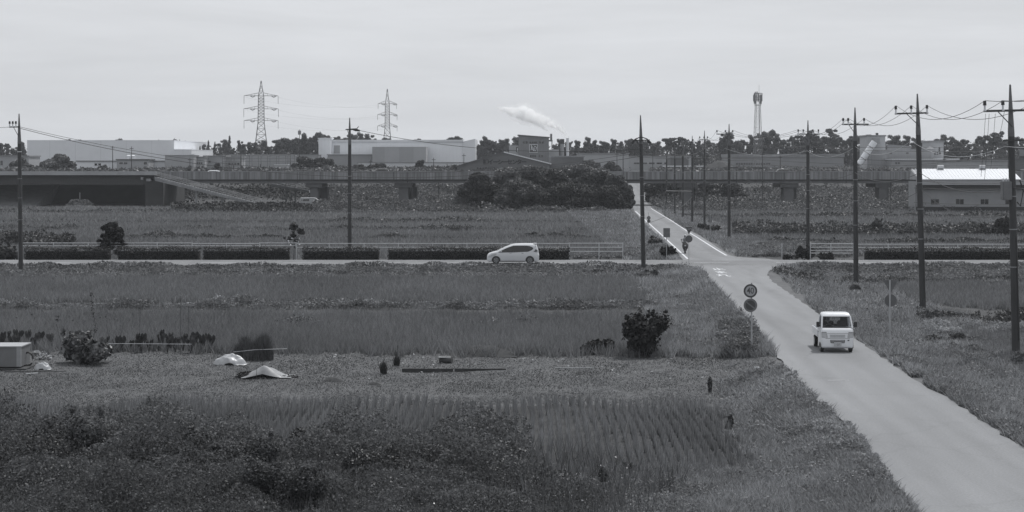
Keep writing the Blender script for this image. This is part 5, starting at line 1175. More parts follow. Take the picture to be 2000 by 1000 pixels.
# single shrubs at the front
def shrub(name, px, py, wpx, hpx, n, m, label, cat='shrub', group=None, leaf=.0016, blobs=7, stems=6, seed=1, depth=.7, lowgap=.0, shell=.45, d=None, loose=.0, bs=.85, wedge=False):
    rg = np.random.default_rng(seed); p = G(px, py) if d is None else Vector((X(px, d), d, hz(X(px, d), d))); k = p.y/F; W, Hh = wpx*k, hpx*k
    t = empty(name, p, 0, label, cat, group); B = []
    for i in range(blobs):
        a = rg.random(); zc = Hh*(lowgap+(1-lowgap)*((.15+.68*i/blobs) if wedge else (.28+.5*rg.random()))); r = Hh*(.20+.14*rg.random())*bs
        B.append(((rg.random()-.5)*W*.8*((.35+.9*i/blobs) if wedge else 1), (rg.random()-.5)*W*.72*depth, zc, min(W*.3, r*1.25), min(W*.3, r*1.25)*depth, r))
    B.append((0, 0, Hh*(lowgap+(1-lowgap)*.45), W*.33, W*.33*depth, Hh*.38*(1-lowgap)))
    n = int(n*2.0); leaf = leaf*.66
    V, Fc = cloud(B, n, leaf*p.y*(.5+1.0*rg.random(n)), shell=shell, rng=rg)
    if loose:
        b2 = [(c[0]+rg.normal()*W*.1, c[1], c[2]+Hh*.12*rg.random(), c[3]*1.3, c[4]*1.3, c[5]*1.25) for c in B]; V2, F2 = cloud(b2, int(n*loose), leaf*p.y, shell=.7, rng=rg); V = np.concatenate([V, V2]); Fc = np.concatenate([Fc, F2+4*n])
    sh_ = [(c[0]+rg.normal()*c[3]*.5, c[1], c[2]+c[5]*(.9+.5*rg.random()), .05+.03*Hh, .05+.03*Hh, c[5]*.45) for c in B for _ in range(2)]
    V3, F3 = cloud(sh_, int(n*.05)+30, leaf*p.y, shell=.2, rng=rg); Fc = np.concatenate([Fc, F3+len(V)]); V = np.concatenate([V, V3])
    V[:, 2] = np.maximum(V[:, 2], .02)
    npmesh('foliage', V, Fc, m, t)
    b = MB(); b.tube([(0, 0, -.1), (.02, 0, Hh*.3), (0, 0, Hh*.6)], [max(.03, Hh*.03), Hh*.02, .01], 6)
    for i in range(stems): q = B[i % len(B)]; b.tube([(0, 0, Hh*.1), (q[0]*.5, q[1]*.5, q[2]*.6), (q[0], q[1], q[2])], [Hh*.018+.01, Hh*.012+.006, .006], 5)
    b.build('stem', bark, t); return t
g = 'overgrown shrubs at the front'
for i, a in enumerate([(60,935,330,105,15000,'wide dark shrub in the bottom left corner'), (185,925,230,118,14000,'tallest dark shrub of the left clump'), (330,940,150,105,8000,'leafy shrub right of the tallest left shrub'),
                       (470,950,170,95,9000,'pale leaved shrub with loose shoots below the tarps'), (622,885,110,52,6000,'dark shrub standing against the near rice left of centre'), (570,1010,190,110,8000,'spreading shrub at the lower edge left of centre'),
                       (905,885,150,72,9000,'dark shrub standing against the near rice below the plank'), (960,930,150,60,6000,'low dark shrub running down from the central shrub'), (760,960,180,80,8000,'rounded pale shrub at the lower edge in the centre'),
                       (1090,960,60,42,1500,'small ragged dark weed right of centre'), (1232,932,28,26,900,'small dark tuft at the end of the rice rows')]):
    shrub('shrub', a[0], a[1], a[2], a[3], int(a[4]*1.35), (bush_m, kudzu, bush_m, kudzu)[i % 4] if i not in (4, 6, 7, 9, 10) else foliage('shadowy_leaves', .03, .09, .2, .45, .5, .3) if 'shadowy_leaves' not in MATS else MATS['shadowy_leaves'], a[5], group=g, seed=20+i, leaf=.00115, loose=.22, bs=.8)  # shadowy shrubs have their shade put into the leaf colour
field('wild_grass', [(-150,860),(300,870),(620,905),(900,880),(1180,905),(1330,955),(1180,1090),(-150,1090)], 6000, .9, foliage('tall_grass', .04, .16, .4, .6, .4, .3), .3, .0006, .6, 1.8, lab='tall grass growing through the vines')
# thin weed stalks at the front
for i, (px, py, hpx) in enumerate([(1385, 768, 32), (1174, 950, 38), (1178, 965, 50), (1425, 840, 30), (905, 870, 60), (935, 872, 50)]):
    p = G(px, py); k = p.y/F; t = empty('weed_stalk', p, 0, ['dark upright weed stalk on the verge right of the near rice', 'short pale tipped weed stalk below the rice rows', 'taller weed stalk close by the pale tipped one', 'thin weed stalk in the lower verge grass', 'tall shoot on the left of the central shrub', 'tall shoot on the right of the central shrub'][i], 'weed', 'tall weed stalks')
    b = MB(); b.tube([(0, 0, 0), (.02, 0, hpx*k*.6), (.05, 0, hpx*k)], [.015, .012, .006], 5); b.build('stem', bark, t)
    V, Fc = cloud([(0.03, 0, hpx*k*.55, .09, .09, hpx*k*.45)], 160, .06, rng=np.random.default_rng(i)); npmesh('foliage', V, Fc, bush_m, t)

# ------------------------------------------------------------------ garden plot
shrub('round_bush', 1256, 697, 64, 76, 4200, dark_m, 'dark round bush on a short trunk at the garden edge', 'bush', seed=7, leaf=.0019, blobs=15, lowgap=.2, shell=.3, bs=.85, stems=12, loose=.12, wedge=True)
shrub('low_bush', 1166, 692, 54, 27, 2600, dark_m, 'low dark bush left of the round bush', 'bush', seed=6, leaf=.0022, blobs=14, bs=.62, loose=.2)
shrub('garden_shrub', 168, 710, 76, 62, 3000, foliage('glossy_leaves', .04, .17, .2, .5, .8, .3, spec=.7), 'glossy leaved shrub between the two taro rows', 'shrub', seed=5, leaf=.0028, blobs=9)
p = G(183, 705); t = empty('climbing_plant', p, 0, 'tall leaning stem with sparse leaves above the glossy shrub', 'plant')
k = p.y/F; b = MB(); pts = [(0, 0, 0), (-.02, 0, 40*k), (.08, 0, 70*k), (-.05, 0, 100*k), (-.1, 0, 123*k)]; b.tube(pts, [.02, .016, .014, .01, .006], 5); b.build('stem', bark, t)
V, Fc = cloud([(q[0], q[1], q[2], .10, .10, .35) for q in pts[2:]], 60, .045, rng=np.random.default_rng(2)); npmesh('foliage', V, Fc, dark_m, t)
def taro(px, py, hpx, n, label, seed, grp):
    rg = random.Random(seed); p = G(px, py); k = p.y/F; t = empty('taro_plant', p, 0, label, 'taro plant', grp)
    for i in range(n):
        a = rg.uniform(0, 6.28); hh = hpx*k*rg.uniform(.55, 1.0); lx, ly = .22*math.cos(a)*rg.uniform(.3, 1.3), .22*math.sin(a)
        b = MB(); b.tube([(0, 0, 0), (lx*.5, ly*.5, hh*.6), (lx, ly, hh)], [.02, .014, .01], 5); s = b.build('stalk', MATS['taro_leaves'], t)
        sz = rg.uniform(.15, .30); yaw = rg.uniform(-1.2, 1.2); M = Matrix.Translation((lx, ly, hh)) @ Matrix.Rotation(yaw, 4, 'Z') @ Matrix.Rotation(rg.uniform(-.25, .6), 4, 'X')
        out = [(0, .35), (.35, .75), (.62, .45), (.70, 0), (.5, -.6), (0, -1.5), (-.5, -.6), (-.70, 0), (-.62, .45), (-.35, .75)]
        vs = [M @ Vector((u*sz, .02*math.cos(u*3), v*sz)) for u, v in out]+[M @ Vector((0, -.04, 0))]
        b = MB(); b.add(vs, [(j, (j+1) % 10, 10) for j in range(10)]); b.build('leaf', taro_m, s)
    return t
xs = [6, 22, 38, 52, 66, 88, 102]
for i, px in enumerate(xs): taro(px, 684-(i % 2)*4, 36-abs(i-2)*2, 4 if i < 5 else 2, ['first', 'second', 'third', 'fourth', 'fifth', 'sixth', 'seventh'][i]+' taro plant from the left in the row behind the pale box', i, 'taro plants in the left row')
xs = [213, 240, 262, 276, 291, 309, 327, 343, 358, 373, 390, 404]
nm = ['first', 'second', 'third', 'fourth', 'fifth', 'sixth', 'seventh', 'eighth', 'ninth', 'tenth', 'eleventh', 'twelfth']
for i, px in enumerate(xs): taro(px, 690-(i % 3)*2, 30+(i*7 % 12), 2 if i in (0, 1, 2) else 4, nm[i]+' taro plant right of the glossy shrub, along the string', 40+i, 'taro plants in the right row')
p = G(208, 690); q = G(378, 689); b = MB(); b.tube([(p.x, p.y-.5, .52), (q.x, q.y-.5, .54)], .012, 5); tag(b.build('garden_string', mat('string', .5, .7, .1, 3)), 'pale string stretched along the taro row', 'string')
for i, (px, hp) in enumerate([(272, 95), (228, 60), (218, 55), (353, 110), (367, 90), (123, 55)]):
    p = G(px, 688); k = p.y/F; b = MB(); dx = [.05, .35, -.25, .0, .03, -.3][i]; b.tube([(0, 0, 0), (dx, 0, hp*k)], .010, 5)
    tag(b.build('garden_stake', steel_dark, None, p), ['tall thin stake in the middle of the taro row', 'thin stake leaning right beside the first taros', 'thin stake leaning left beside the first taros', 'tallest thin stake at the right part of the taro row', 'thin stake next to the tallest stake', 'short stake leaning left beside the glossy shrub'][i], 'stake', 'stakes among the taros')
# straw stack: sheaves leaning together
p = G(492, 704); k = p.y/F; t = empty('straw_stack', p, 0, 'shaggy stack of upright straw sheaves behind the tarps', 'straw stack'); straw = foliage('straw', .045, .15, .1, .8, 1.2, .3)
rg = np.random.default_rng(8)
for i, (u, hh, wd) in enumerate([(-36, 18, 6), (-26, 36, 8), (-15, 56, 7), (-4, 44, 8), (6, 40, 8), (16, 54, 7), (26, 60, 7), (34, 28, 6)]):
    n = 2800; a = rg.random(n)*6.283; r0 = wd*k*1.3*np.sqrt(rg.random(n)); bx, by = u*k+r0*np.cos(a), r0*np.sin(a)*1.2; hq = hh*k*(.35+.65*rg.random(n)**.5)*(1-.35*(r0/(wd*k*1.15))**2); z0 = rg.random(n)*hq*.6
    bx = u*k+(bx-u*k)*(1-.35*z0/(hh*k)); V, Fc = blades(bx, by, z0, hq-z0, .035, .22, rg)
    T = V.reshape(-1, 3, 3); cxp = u*k*.75; T[:, 2, 0] = cxp+(T[:, 2, 0]-cxp)*.86; npmesh('sheaf', T.reshape(-1, 3), Fc, straw, t)
b = MB(); b.tube([(-34*k, -.35, 18*k), (10*k, -.45, 23*k), (70*k, -.2, 24*k)], .012, 5); b.build('rope', MATS['string'], t)
# tarps
def tarp(px, py, wpx, hpx, label, seed, gl, folds=5, open_=0., amp=.16):
    rg = np.random.default_rng(seed); p = G(px, py); k = p.y/F; W, Hh = wpx*k, hpx*k; n, m = 60, 30; D = W*.55
    t = empty('tarp', p, 0, label, 'tarp', 'tarps on the garden plot')
    u, v = np.meshgrid(np.linspace(-1, 1, n), np.linspace(-1, 1, m), indexing='ij'); r = np.sqrt(u**2+v**2*.9)
    env = np.clip(1-r**2.2, 0, 1)**.6
    if open_: env = (.5+.5*np.cos(np.clip((u+.1)/1.02, -1, 1)*math.pi))**.85*np.clip(1-np.abs(v)**3, 0, 1)
    ph = rg.random(8)*6.28
    z = Hh*env*(1+amp*np.sin(u*4+v*6+ph[0])+amp*.8*np.abs(np.sin(u*5-v*5+ph[1]))+amp*.25*np.sin(u*15+v*10+ph[2]))
    z = np.maximum(z*.85, 0)+.02
    if open_: z += .05+.16*np.clip(1-np.abs(u+.15)*1.4, 0, 1)*(v < -.5)
    V = np.stack([u*W/2*(1+.05*np.sin(v*6+ph[3])), v*D/2*(1+.08*np.sin(u*7+ph[4])), z], -1).reshape(-1, 3); V = np.concatenate([V, V-np.array([0, 0, .012])])
    idx = np.arange(n*m).reshape(n, m); Fc = np.stack([idx[:-1, :-1], idx[1:, :-1], idx[1:, 1:], idx[:-1, 1:]], -1).reshape(-1, 4); Fc = np.concatenate([Fc, Fc[:, ::-1]+n*m])
    o = npmesh('sheet', V, Fc, gl, t); o.data.polygons.foreach_set('use_smooth', [True]*len(Fc)); return t, k
tm = mat('tarp_sheet', .38, .35, .18, 4, spec=.6); tm2 = mat('grey_tarp_sheet', .24, .5, .2, 4)
tarp(450, 712, 64, 19, 'crumpled silvery tarp bundle in front of the straw stack', 3, tm, amp=.16)
t, k = tarp(524, 738, 96, 19, 'grey tarp draped over a dark heap, nearer than the silvery bundle', 5, tm2, open_=1, amp=.06)
V, Fc = cloud([(-40*k, 0, .05, .5, .3, .22), (0, -.25, .02, .9, .35, .16), (30*k, 0, .0, .6, .3, .12)], 2600, .06, rng=rg); npmesh('dark_heap', V, Fc, dark_m, t)
for i, (px, py, hp) in enumerate([(501, 742, 24), (513, 722, 30), (568, 733, 34)]):
    p = G(px, py); kk = p.y/F; b = MB(); b.tube([(0, 0, 0), (.01, 0, hp*kk)], .010, 5); tag(b.build('garden_stake', steel_dark, None, p), ['thin stake in front of the grey tarp', 'thin stake behind the grey tarp', 'thin stake at the right end of the grey tarp'][i], 'stake', 'stakes round the grey tarp')
# pale box at the left edge
p = G(18, 722); k = p.y/F; t = empty('storage_box', p, 0, 'large pale rectangular box with a lid rim at the left edge', 'box'); x0, x1 = -70*k, 22*k
b = MB(); b.bb(x0, x1, 0, 1.5, .12, 44*k); b.build('side', mat('box_grey', .15, .6, .12, 3), t)
b = MB(); b.bb(x0-.03, x1+.04, -.04, 1.54, 44*k, 46*k); b.build('lid_rim', mat('box_rim', .34, .5, .1, 3), t)
b = MB(); b.bb(x1-.17, x1+.012, -.012, .1, .13, 44*k-.003); b.build('corner_post', mat('box_light', .27, .5, .1, 3), t)
b = MB(); b.bb(x0, x1+.3, -.2, 1.4, .0, .07); b.build('pallet', bark, t)
p = G(78, 722); k = p.y/F; t, _ = tarp(83, 722, 34, 13, 'small white crumpled bag beside the pale box', 9, tm, amp=.2); t.name = 'plastic_bag'; t['category'] = 'bag'; del t['group']
p = G(56, 716); b = MB(); pts = [(0+.22*math.cos(a), -.1, .35+.28*math.sin(a)) for a in np.linspace(0, 5.6, 22)]; b.tube(pts, .04, 7); tag(b.build('coiled_hose', black_pl, None, p), 'dark coiled hose leaning on the end of the pale box', 'hose')
weeds('rubble', [(62,690),(98,690),(100,704),(62,704)], 260, .12, litter, .0015, .6, lab='pale rubbish beside the pale box', up=1.0)
for i, (px, py, L_, rz, lab) in enumerate([(70, 727, 2.6, 0.05, 'dark thin board on the ground by the white bag'), (62, 731, .5, .7, 'short white stick on the ground by the white bag')]):
    p = G(px, py); b = MB(); b.box((0, 0, .04), (L_, .06, .03), Matrix.Rotation(rz, 3, 'Z')); tag(b.build('board', white_paint if i else bark, None, p), lab, 'board')
# long dark edging boards, pale rod, log and tufts
def edging(px0, px1, py, lab):
    p, q = G(px0, py), G(px1, py); b = MB(); b.bb(-(q.x-p.x)/2, (q.x-p.x)/2, -.03, .03, -.05, .16); o = b.build('edging_board', mat('board_dark', .035, .8, .3, 3) if 'board_dark' not in MATS else MATS['board_dark'], None, ((p.x+q.x)/2, p.y, p.z), bevel=.008)
    b = MB(); b.bb(-(q.x-p.x)/2, (q.x-p.x)/2, .03, .09, -.05, .105); b.build('pale_strip', MATS['string'] if False else conc, o); tag(o, lab, 'board', 'edging boards')
edging(785, 885, 727, 'left length of the long dark edging board on the garden plot'); edging(888, 988, 727, 'right length of the long dark edging board on the garden plot')
p, q = G(1084, 720), G(1160, 720); b = MB(); b.tube([(0, 0, .03), (q.x-p.x, 0, .03)], .022, 6); tag(b.build('pale_rod', post_w, None, p), 'thin pale rod lying on the ground in the middle of the plot', 'rod')
p, q = G(1196, 724), G(1286, 722); b = MB(); b.tube([(0, 0, .02), (q.x-p.x, q.y-p.y, .02)], .014, 6); tag(b.build('pale_rod', post_w, None, p), 'fainter thin rod lying right of the first pale rod', 'rod')
p = G(872, 709); t = empty('log', p, 0, 'short pale topped log on the ground above the edging board', 'log'); b = MB(); b.tube([(-.3, .1, .12), (.25, -.1, .14)], [.12, .14], 10); b.build('bark_body', bark, t, smooth=True); b = MB(); b.bb(-.35, .2, -.1, .15, .24, .27); b.build('pale_top', conc, t)
def tuft(px, py, hpx, n, lab, seed):
    p = G(px, py); k = p.y/F; rg = np.random.default_rng(seed); a = rg.random(n)*6.28; r = .12*np.sqrt(rg.random(n)); t = empty('leek_tuft', p, 0, lab, 'plant', 'upright tufts on the garden plot')
    V, Fc = blades(r*np.cos(a), r*np.sin(a), np.zeros(n), hpx*k*(.5+.5*rg.random(n)), .03, .14, rg); npmesh('leaves', V, Fc, dark_m, t)
    b = MB(); b.tube([(0, 0, 0), (.03, 0, hpx*k*1.6)], .008, 4); b.build('flower_stem', bark, t)
tuft(749, 731, 30, 260, 'left dark upright tuft left of the edging board', 1); tuft(775, 715, 25, 200, 'right dark upright tuft left of the edging board', 2)
def mound(px, py, wpx, hpx, lab, m, name='soil_mound'):
    p = G(px, py); k = p.y/F; rg = np.random.default_rng(int(px)); n, mm = 36, 20; u, v = np.meshgrid(np.linspace(-1, 1, n), np.linspace(-1, 1, mm), indexing='ij')
    z = hpx*k*np.clip(1-u**2-v**2, 0, 1)*(1+.25*vn(u*3+9, v*3+5, .5))-.02; V = np.stack([u*wpx*k/2, v*wpx*k*.3, z], -1).reshape(-1, 3); idx = np.arange(n*mm).reshape(n, mm); Fc = np.stack([idx[:-1, :-1], idx[1:, :-1], idx[1:, 1:], idx[:-1, 1:]], -1).reshape(-1, 4)
    o = npmesh(name, V, Fc, m, None, p); o.data.polygons.foreach_set('use_smooth', [True]*len(Fc)); return tag(o, lab, 'mound', 'soil mounds')
mound(945, 692, 130, 16, 'low broad soil mound at the back of the garden plot', soil); mound(1002, 688, 60, 9, 'smaller soil mound right of the broad one', garden)
mound(650, 745, 46, 8, 'small soil mound in front of the left tuft', soil); mound(732, 752, 30, 6, 'tiny soil mound below the left tuft', soil)
weeds('garden_litter', [(560,690),(1400,690),(1500,720),(1400,745),(500,745)], 220, .06, litter, .0012, 1.0, lab='pale bits scattered on the garden plot', up=1.5, minh=.02)
weeds('clods', [(-100,690),(1500,695),(1480,770),(-100,775)], 5000, .07, foliage('clod', .07, .115, 0, .95, .8, .3), .0007, .8, lab='clods and dead stalks on the garden plot', up=1.0, minh=.0, pw=2)
p = G(1482, 722); b = MB(); b.box((0, 0, .05), (.35, .2, .03)); b.box((-.08, .02, .09), (.2, .12, .05)); tag(b.build('white_scrap', white_paint, None, p), 'small white scrap on the verge right of the speed sign', 'scrap')

# ------------------------------------------------------------------ hedges and roadside trees
def hedge(px0, px1, label, y0=152.6, hgt=.98, zb=.44):
    x0, x1 = X(px0, y0), X(px1, y0); Wd = x1-x0; t = empty('hedge', ((x0+x1)/2, y0+.55, zb), 0, label, 'hedge', 'clipped hedges along the crossing road')
    rg = np.random.default_rng(int(px0)+9); n = int(Wd*620); u = (rg.random(n)-.5)*Wd; f = rg.random(n)
    bump = hgt+.22*(vn(u+50, u*0, 1.7)-.5)+.12*(vn(u+9, u*0, .35)-.5)
    front = f < .55; P = np.stack([u, np.where(front, -.52+rg.normal(size=n)*.05, (rg.random(n)-.5)*1.04), np.where(front, rg.random(n)*bump, bump+np.abs(rg.normal(size=n))**1.6*.07-.03)], 1)
    nr = unit(np.where(front[:, None], [[0, -1, .3]], [[0, -.1, 1]])+rg.normal(size=(n, 3))*.6); V, Fc = leaves(P, nr, .055*(.6+.8*rg.random(n)), .7, rg); npmesh('foliage', V, Fc, hedge_m, t)
    b = MB(); b.bb(-Wd/2+.1, Wd/2-.1, -.44, .44, 0, hgt-.2); b.build('dark_core', mat('hedge_core', .012, 1, .2, 3) if 'hedge_core' not in MATS else MATS['hedge_core'], t)  # solid dark box added for the hedge's inner shade, blocks the gaps
hedge(47, 214, 'clipped dark hedge between the left pole and the bushy tree'); hedge(228, 390, 'clipped dark hedge right of the bushy tree'); hedge(396, 566, 'clipped dark hedge left of the thin flowering tree')
hedge(590, 741, 'clipped dark hedge at the foot of the lone hedge pole'); hedge(757, 1113, 'long clipped dark hedge behind the car'); hedge(1690, 2060, 'long clipped dark hedge on the right side', zb=.42)
def tree(name, px, d, ytop, ybase, wpx, n, m, label, cat='tree', group=None, seed=1, leaf=.0016, blobs=14, bare=.25, zsq=1., spread=.42, shell=.45, zbase=None):
    rg = np.random.default_rng(seed); x = X(px, d); z0 = hz(x, d) if zbase is None else zbase; Hh = Z(ytop, d)-z0; W = wpx*d/F; t = empty(name, (x, d, z0), 0, label, cat, group); B = []; blobs = int(blobs*2.6)
    for i in range(blobs):
        f = bare+(1-bare)*(i+.5)/blobs; prof = math.sin(min(1, (f-bare)/(1-bare)+.12)*math.pi*.92)**.6; r = W*(.09+.10*rg.random())
        B.append(((rg.random()-.5)*W*2*spread*prof, (rg.random()-.5)*W*1.3*spread*prof, Hh*min(f, 1)-r*.3, r, r*.8, r*.75*zsq))
    top = max(c[2]+c[5] for c in B); s_ = Hh/top; B = [(c[0], c[1], c[2]*s_, c[3], c[4], c[5]*s_) for c in B]
    V, Fc = cloud(B, int(n*2.4), leaf*.62*d, shell=shell, jit=.9, rng=rg); npmesh('crown', V, Fc, m, t)
    b = MB(); tw = Hh*.018+.03; b.tube([(0, 0, -.2), (tw*.5, 0, Hh*.35), (0, 0, Hh*.75)], [tw, tw*.7, tw*.2], 7)
    for c in B[::2]: b.tube([(0, 0, min(c[2]*.7, Hh*.6)), (c[0]*.6, c[1]*.6, c[2]*.88), (c[0], c[1], c[2])], [tw*.4, tw*.25, tw*.1], 5)
    b.build('trunk', bark, t); return t
tree('bushy_tree', 214, 155.2, 434, 505, 46, 2600, dark_m, 'dark bushy tree growing through the gap in the hedge', seed=12, leaf=.0014, blobs=12, bare=.30, spread=.66)
tree('young_tree', 574, 156., 434, 505, 40, 70, dark_m, 'thin young tree with sparse leaves between two hedges', seed=13, leaf=.0018, blobs=6, bare=.55, shell=.2)
t = bpy.data.objects['young_tree']; V, Fc = cloud([(0, 0, 1.9, .7, .4, .5)], 26, .10, rng=rg); npmesh('blossom', V, Fc, white_paint, t)
b = MB(); b.tube([(.05, -.2, 0), (.05, -.2, 1.3)], .03, 5); b.build('support_stake', post_w, t)
shrub('roadside_bush', 10, 497, 70, 36, 2600, bush_m, 'dense bush left of the left edge pole behind the road', 'bush', seed=31, d=158., leaf=.0013)
weeds('reed_strip', [(-120,472),(100,474),(150,480),(138,482),(-120,482)], 5000, 1.5, bush_m, .0013, 2., lab='strip of tall weeds behind the left fence', pw=.9, minh=.1)
for i, (px, d_, yb_, w_, h_, n_, lab) in enumerate([(182, 157, 490, 60, 22, 900, 'ragged bush on the verge behind the white marker post, left part'), (1305, 157., 500, 30, 24, 900, 'dark shrub at the foot of the grey board'), (1575, 157., 496, 30, 34, 1300, 'leafy shrub at the foot of the pole by the white fence'),
                              (1612, 154.5, 494, 26, 18, 500, 'dark shrub growing through the white four rail fence'), (1545, 158., 500, 34, 14, 800, 'low weeds bush right of the marker post'), (1385, 225., 452, 46, 16, 900, 'dark bush round the foot of the verge pole'), (1280, 181., 480, 24, 14, 500, 'small dark bush left of the far road below the discs'),
                              (1275, 190., 466, 14, 10, 300, 'tiny dark bush left of the far road'), (1960, 215., 462, 34, 34, 1500, 'dark bush in the tall weed strip beside the transformer pole'), (1925, 215, 462, 28, 24, 900, 'ragged bush left of the transformer pole in the weed strip'), (1715, 218, 455, 30, 26, 900, 'ragged bush in the weed strip between two poles'),
                              (268, 160., 488, 26, 8, 300, 'low bush behind the hedge right of the bushy tree'), (548, 165., 462, 22, 16, 260, 'small bush left of the young tree'), (1040, 212, 462, 40, 8, 300, 'low dark weed clump in the far field'), (890, 230, 452, 24, 6, 200, 'lone weed clump in the far left field')]):
    if i == 0: continue
    shrub('roadside_bush', px, 0, w_, h_, n_, dark_m if i in (1, 3, 8) else bush_m, lab, 'bush', 'bushes along the roads and fields', seed=50+i, d=d_, leaf=.0013)
shrub('pole_foot_shrub', 1822, 628, 40, 24, 1200, grass_dk, 'weedy shrub at the foot of the second near pole', 'bush', seed=71, leaf=.0013)
shrub('pole_foot_shrub', 1668, 572, 22, 16, 500, grass_dk, 'dark weeds at the foot of the pole behind the truck', 'bush', seed=72, leaf=.0013)
shrub('pole_foot_shrub', 1985, 722, 36, 34, 1600, grass_dk, 'weeds wrapped round the foot of the transformer pole', 'bush', seed=73, leaf=.0013)
shrub('pole_foot_shrub', 1262, 545, 50, 16, 1000, grass_dk, 'low weeds at the foot of the junction pole', 'bush', seed=74, leaf=.0012)

# ------------------------------------------------------------------ trees by and beyond the viaduct
g = 'big bushes in front of the viaduct'
for i, (px, d_, yt, w_, n_, m_, lab) in enumerate([(915, 338, 352, 60, 7000, tree_m, 'leftmost rounded tree of the big clump'), (940, 334, 336, 80, 12000, dark_m, 'dark tree at the left end of the big clump'), (990, 340, 330, 90, 13000, tree_m, 'pale feathery tree left of the middle of the clump'),
                              (1040, 344, 322, 100, 14000, tree_m, 'tall tree in the middle of the big clump under the factory roof'), (1085, 338, 330, 110, 16000, bush_m, 'broad dark tree right of the middle of the clump'), (1130, 344, 320, 110, 15000, tree_m, 'tallest pale tree of the clump'),
                              (1165, 338, 334, 90, 13000, bush_m, 'dark tree near the right end of the clump'), (1202, 336, 340, 60, 8000, tree_m, 'tree at the right end of the clump leaning over the road'), (1222, 332, 362, 34, 3500, bush_m, 'small tree overhanging the far road'),
                              (1020, 330, 352, 110, 12000, bush_m, 'low front bush in the middle of the clump'), (1110, 328, 356, 130, 14000, dark_m, 'low dark front bush of the clump'), (1185, 330, 362, 80, 7000, dark_m, 'low dark bush beside the far road'), (905, 332, 385, 40, 2500, bush_m, 'little bush at the very left of the clump')]):
    tree('broadleaf_tree', px, float(d_), yt, 408, w_, n_, m_, lab, group=g, seed=100+i, leaf=.0011, blobs=16, bare=.10, spread=.44, shell=.55)
weeds('clump_foot', [(860,404),(1235,404),(1235,410),(860,410)], 4000, 1.2, dark_m, .0012, 3, lab='dark weeds at the foot of the big clump', minh=.3)
g = 'trees beside the viaduct road cutting'
for i, (px, d_, yt, w_, n_, lab) in enumerate([(1280, 392, 352, 50, 5000, 'dark tree on the right side of the road cutting'), (1305, 396, 350, 60, 6000, 'dark tree right of the cutting below the viaduct'), (1225, 396, 360, 30, 2500, 'small tree on the left side of the road cutting'), (1420, 394, 352, 70, 5500, 'dark tree below the viaduct behind the one sided crossarm pole'),
                                (1380, 398, 352, 50, 4000, 'dark tree below the viaduct left of the one sided crossarm pole')]):
    tree('cutting_tree', px, float(d_), yt, 400, w_, n_, bush_m, lab, group=g, seed=130+i, leaf=.0011, blobs=12, bare=.08)
# overgrown slope beyond the viaduct, ridged growth
weeds('slope_scrub', [(335,354),(335,391),(610,391),(610,354)], 12000, 1.3, dark_m, .0013, 5.5, lab='dark scrub behind the stairway under the viaduct', off=1.2, up=.5)
weeds('slope_weeds', [(610,352),(610,397),(1238,397),(1238,352)], 70000, 1.9, slope_m, .0009, 4.5, lab='overgrown slope seen under the viaduct on the left', off=1.2, up=.5)
weeds('slope_weeds', [(1262,352),(1262,399),(2120,399),(2120,352)], 60000, 1.9, slope_m, .0009, 4.5, lab='overgrown slope seen under the viaduct on the right', off=1.2, up=.5)
def plateau(name, px0, px1, d0, d1, n, h, m, lab, size=.5, patch=7., minh=.3):
    d = d0+(d1-d0)*RNG.random(n); x = X(px0+(px1-px0)*RNG.random(n), d); z = hterr(x, d); a, b_ = road_dist(x, d); k = a > 1.5; x, d, z = x[k], d[k], z[k]; p = vn(x, d*2, patch)*.6+vn(x+5, d, patch*.3)*.4
    P = np.stack([x, d, z+(h*p**1.4*1.4+minh)*RNG.random(len(x))**.5], 1); V, Fc = leaves(P, unit(RNG.normal(size=(len(x), 3))*.8+np.array([0, -.3, .6])), size*(.5+RNG.random(len(x))), .6); tag(npmesh(name, V, Fc, m), lab, 'weeds', kind='stuff')
plateau('plateau_weeds', -60, 1240, 446, 476, 30000, 1.8, tree_m, 'scrub along the far side of the viaduct on the left')
plateau('plateau_weeds', 1240, 2100, 446, 476, 22000, 1.5, tree_m, 'scrub along the far side of the viaduct on the right')
plateau('plateau_weeds', -60, 2100, 620, 660, 46000, 8.0, pine_m, 'undergrowth at the foot of the far pines', .55, 6., 1.4)
g = 'round trees just beyond the viaduct'
for i, (px, d_, yt, w_, n_, m_, lab) in enumerate([(115, 470, 300, 66, 8000, tree_m, 'round tree in front of the long pale warehouse'), (88, 478, 314, 40, 3000, tree_m, 'smaller tree left of the round tree'), (596, 470, 306, 50, 7000, bush_m, 'left half of the big dark round bush'), (632, 470, 308, 60, 8000, bush_m, 'right half of the big dark round bush'),
                                (425, 470, 319, 22, 2200, bush_m, 'small dark bush in front of the substation shed'), (821, 470, 313, 24, 2600, bush_m, 'dark conical bush in front of the white warehouse'), (738, 474, 319, 60, 3500, bush_m, 'low dark bush at the foot of the narrower pylon'), (700, 470, 321, 34, 2200, bush_m, 'low bush right of the lone hedge pole'), (40, 480, 308, 46, 3500, tree_m, 'pale shrub left of the round tree'), (200, 472, 322, 30, 1600, tree_m, 'low shrub right of the round tree'),
                                (1150, 470, 312, 60, 5000, tree_m, 'bushy growth below the chimneys'), (1195, 472, 316, 40, 3000, bush_m, 'small pines right of the chimneys'), (893, 468, 322, 34, 2200, bush_m, 'bush at the left corner of the gabled factory')]):
    tree('round_tree', px, float(d_), yt, 335, w_, n_, m_, lab, group=g, seed=160+i, leaf=.00085, blobs=12, bare=.05, shell=.5)
mound_o = mound(0, 400, 10, 1, 'x', garden); bpy.data.objects.remove(mound_o)
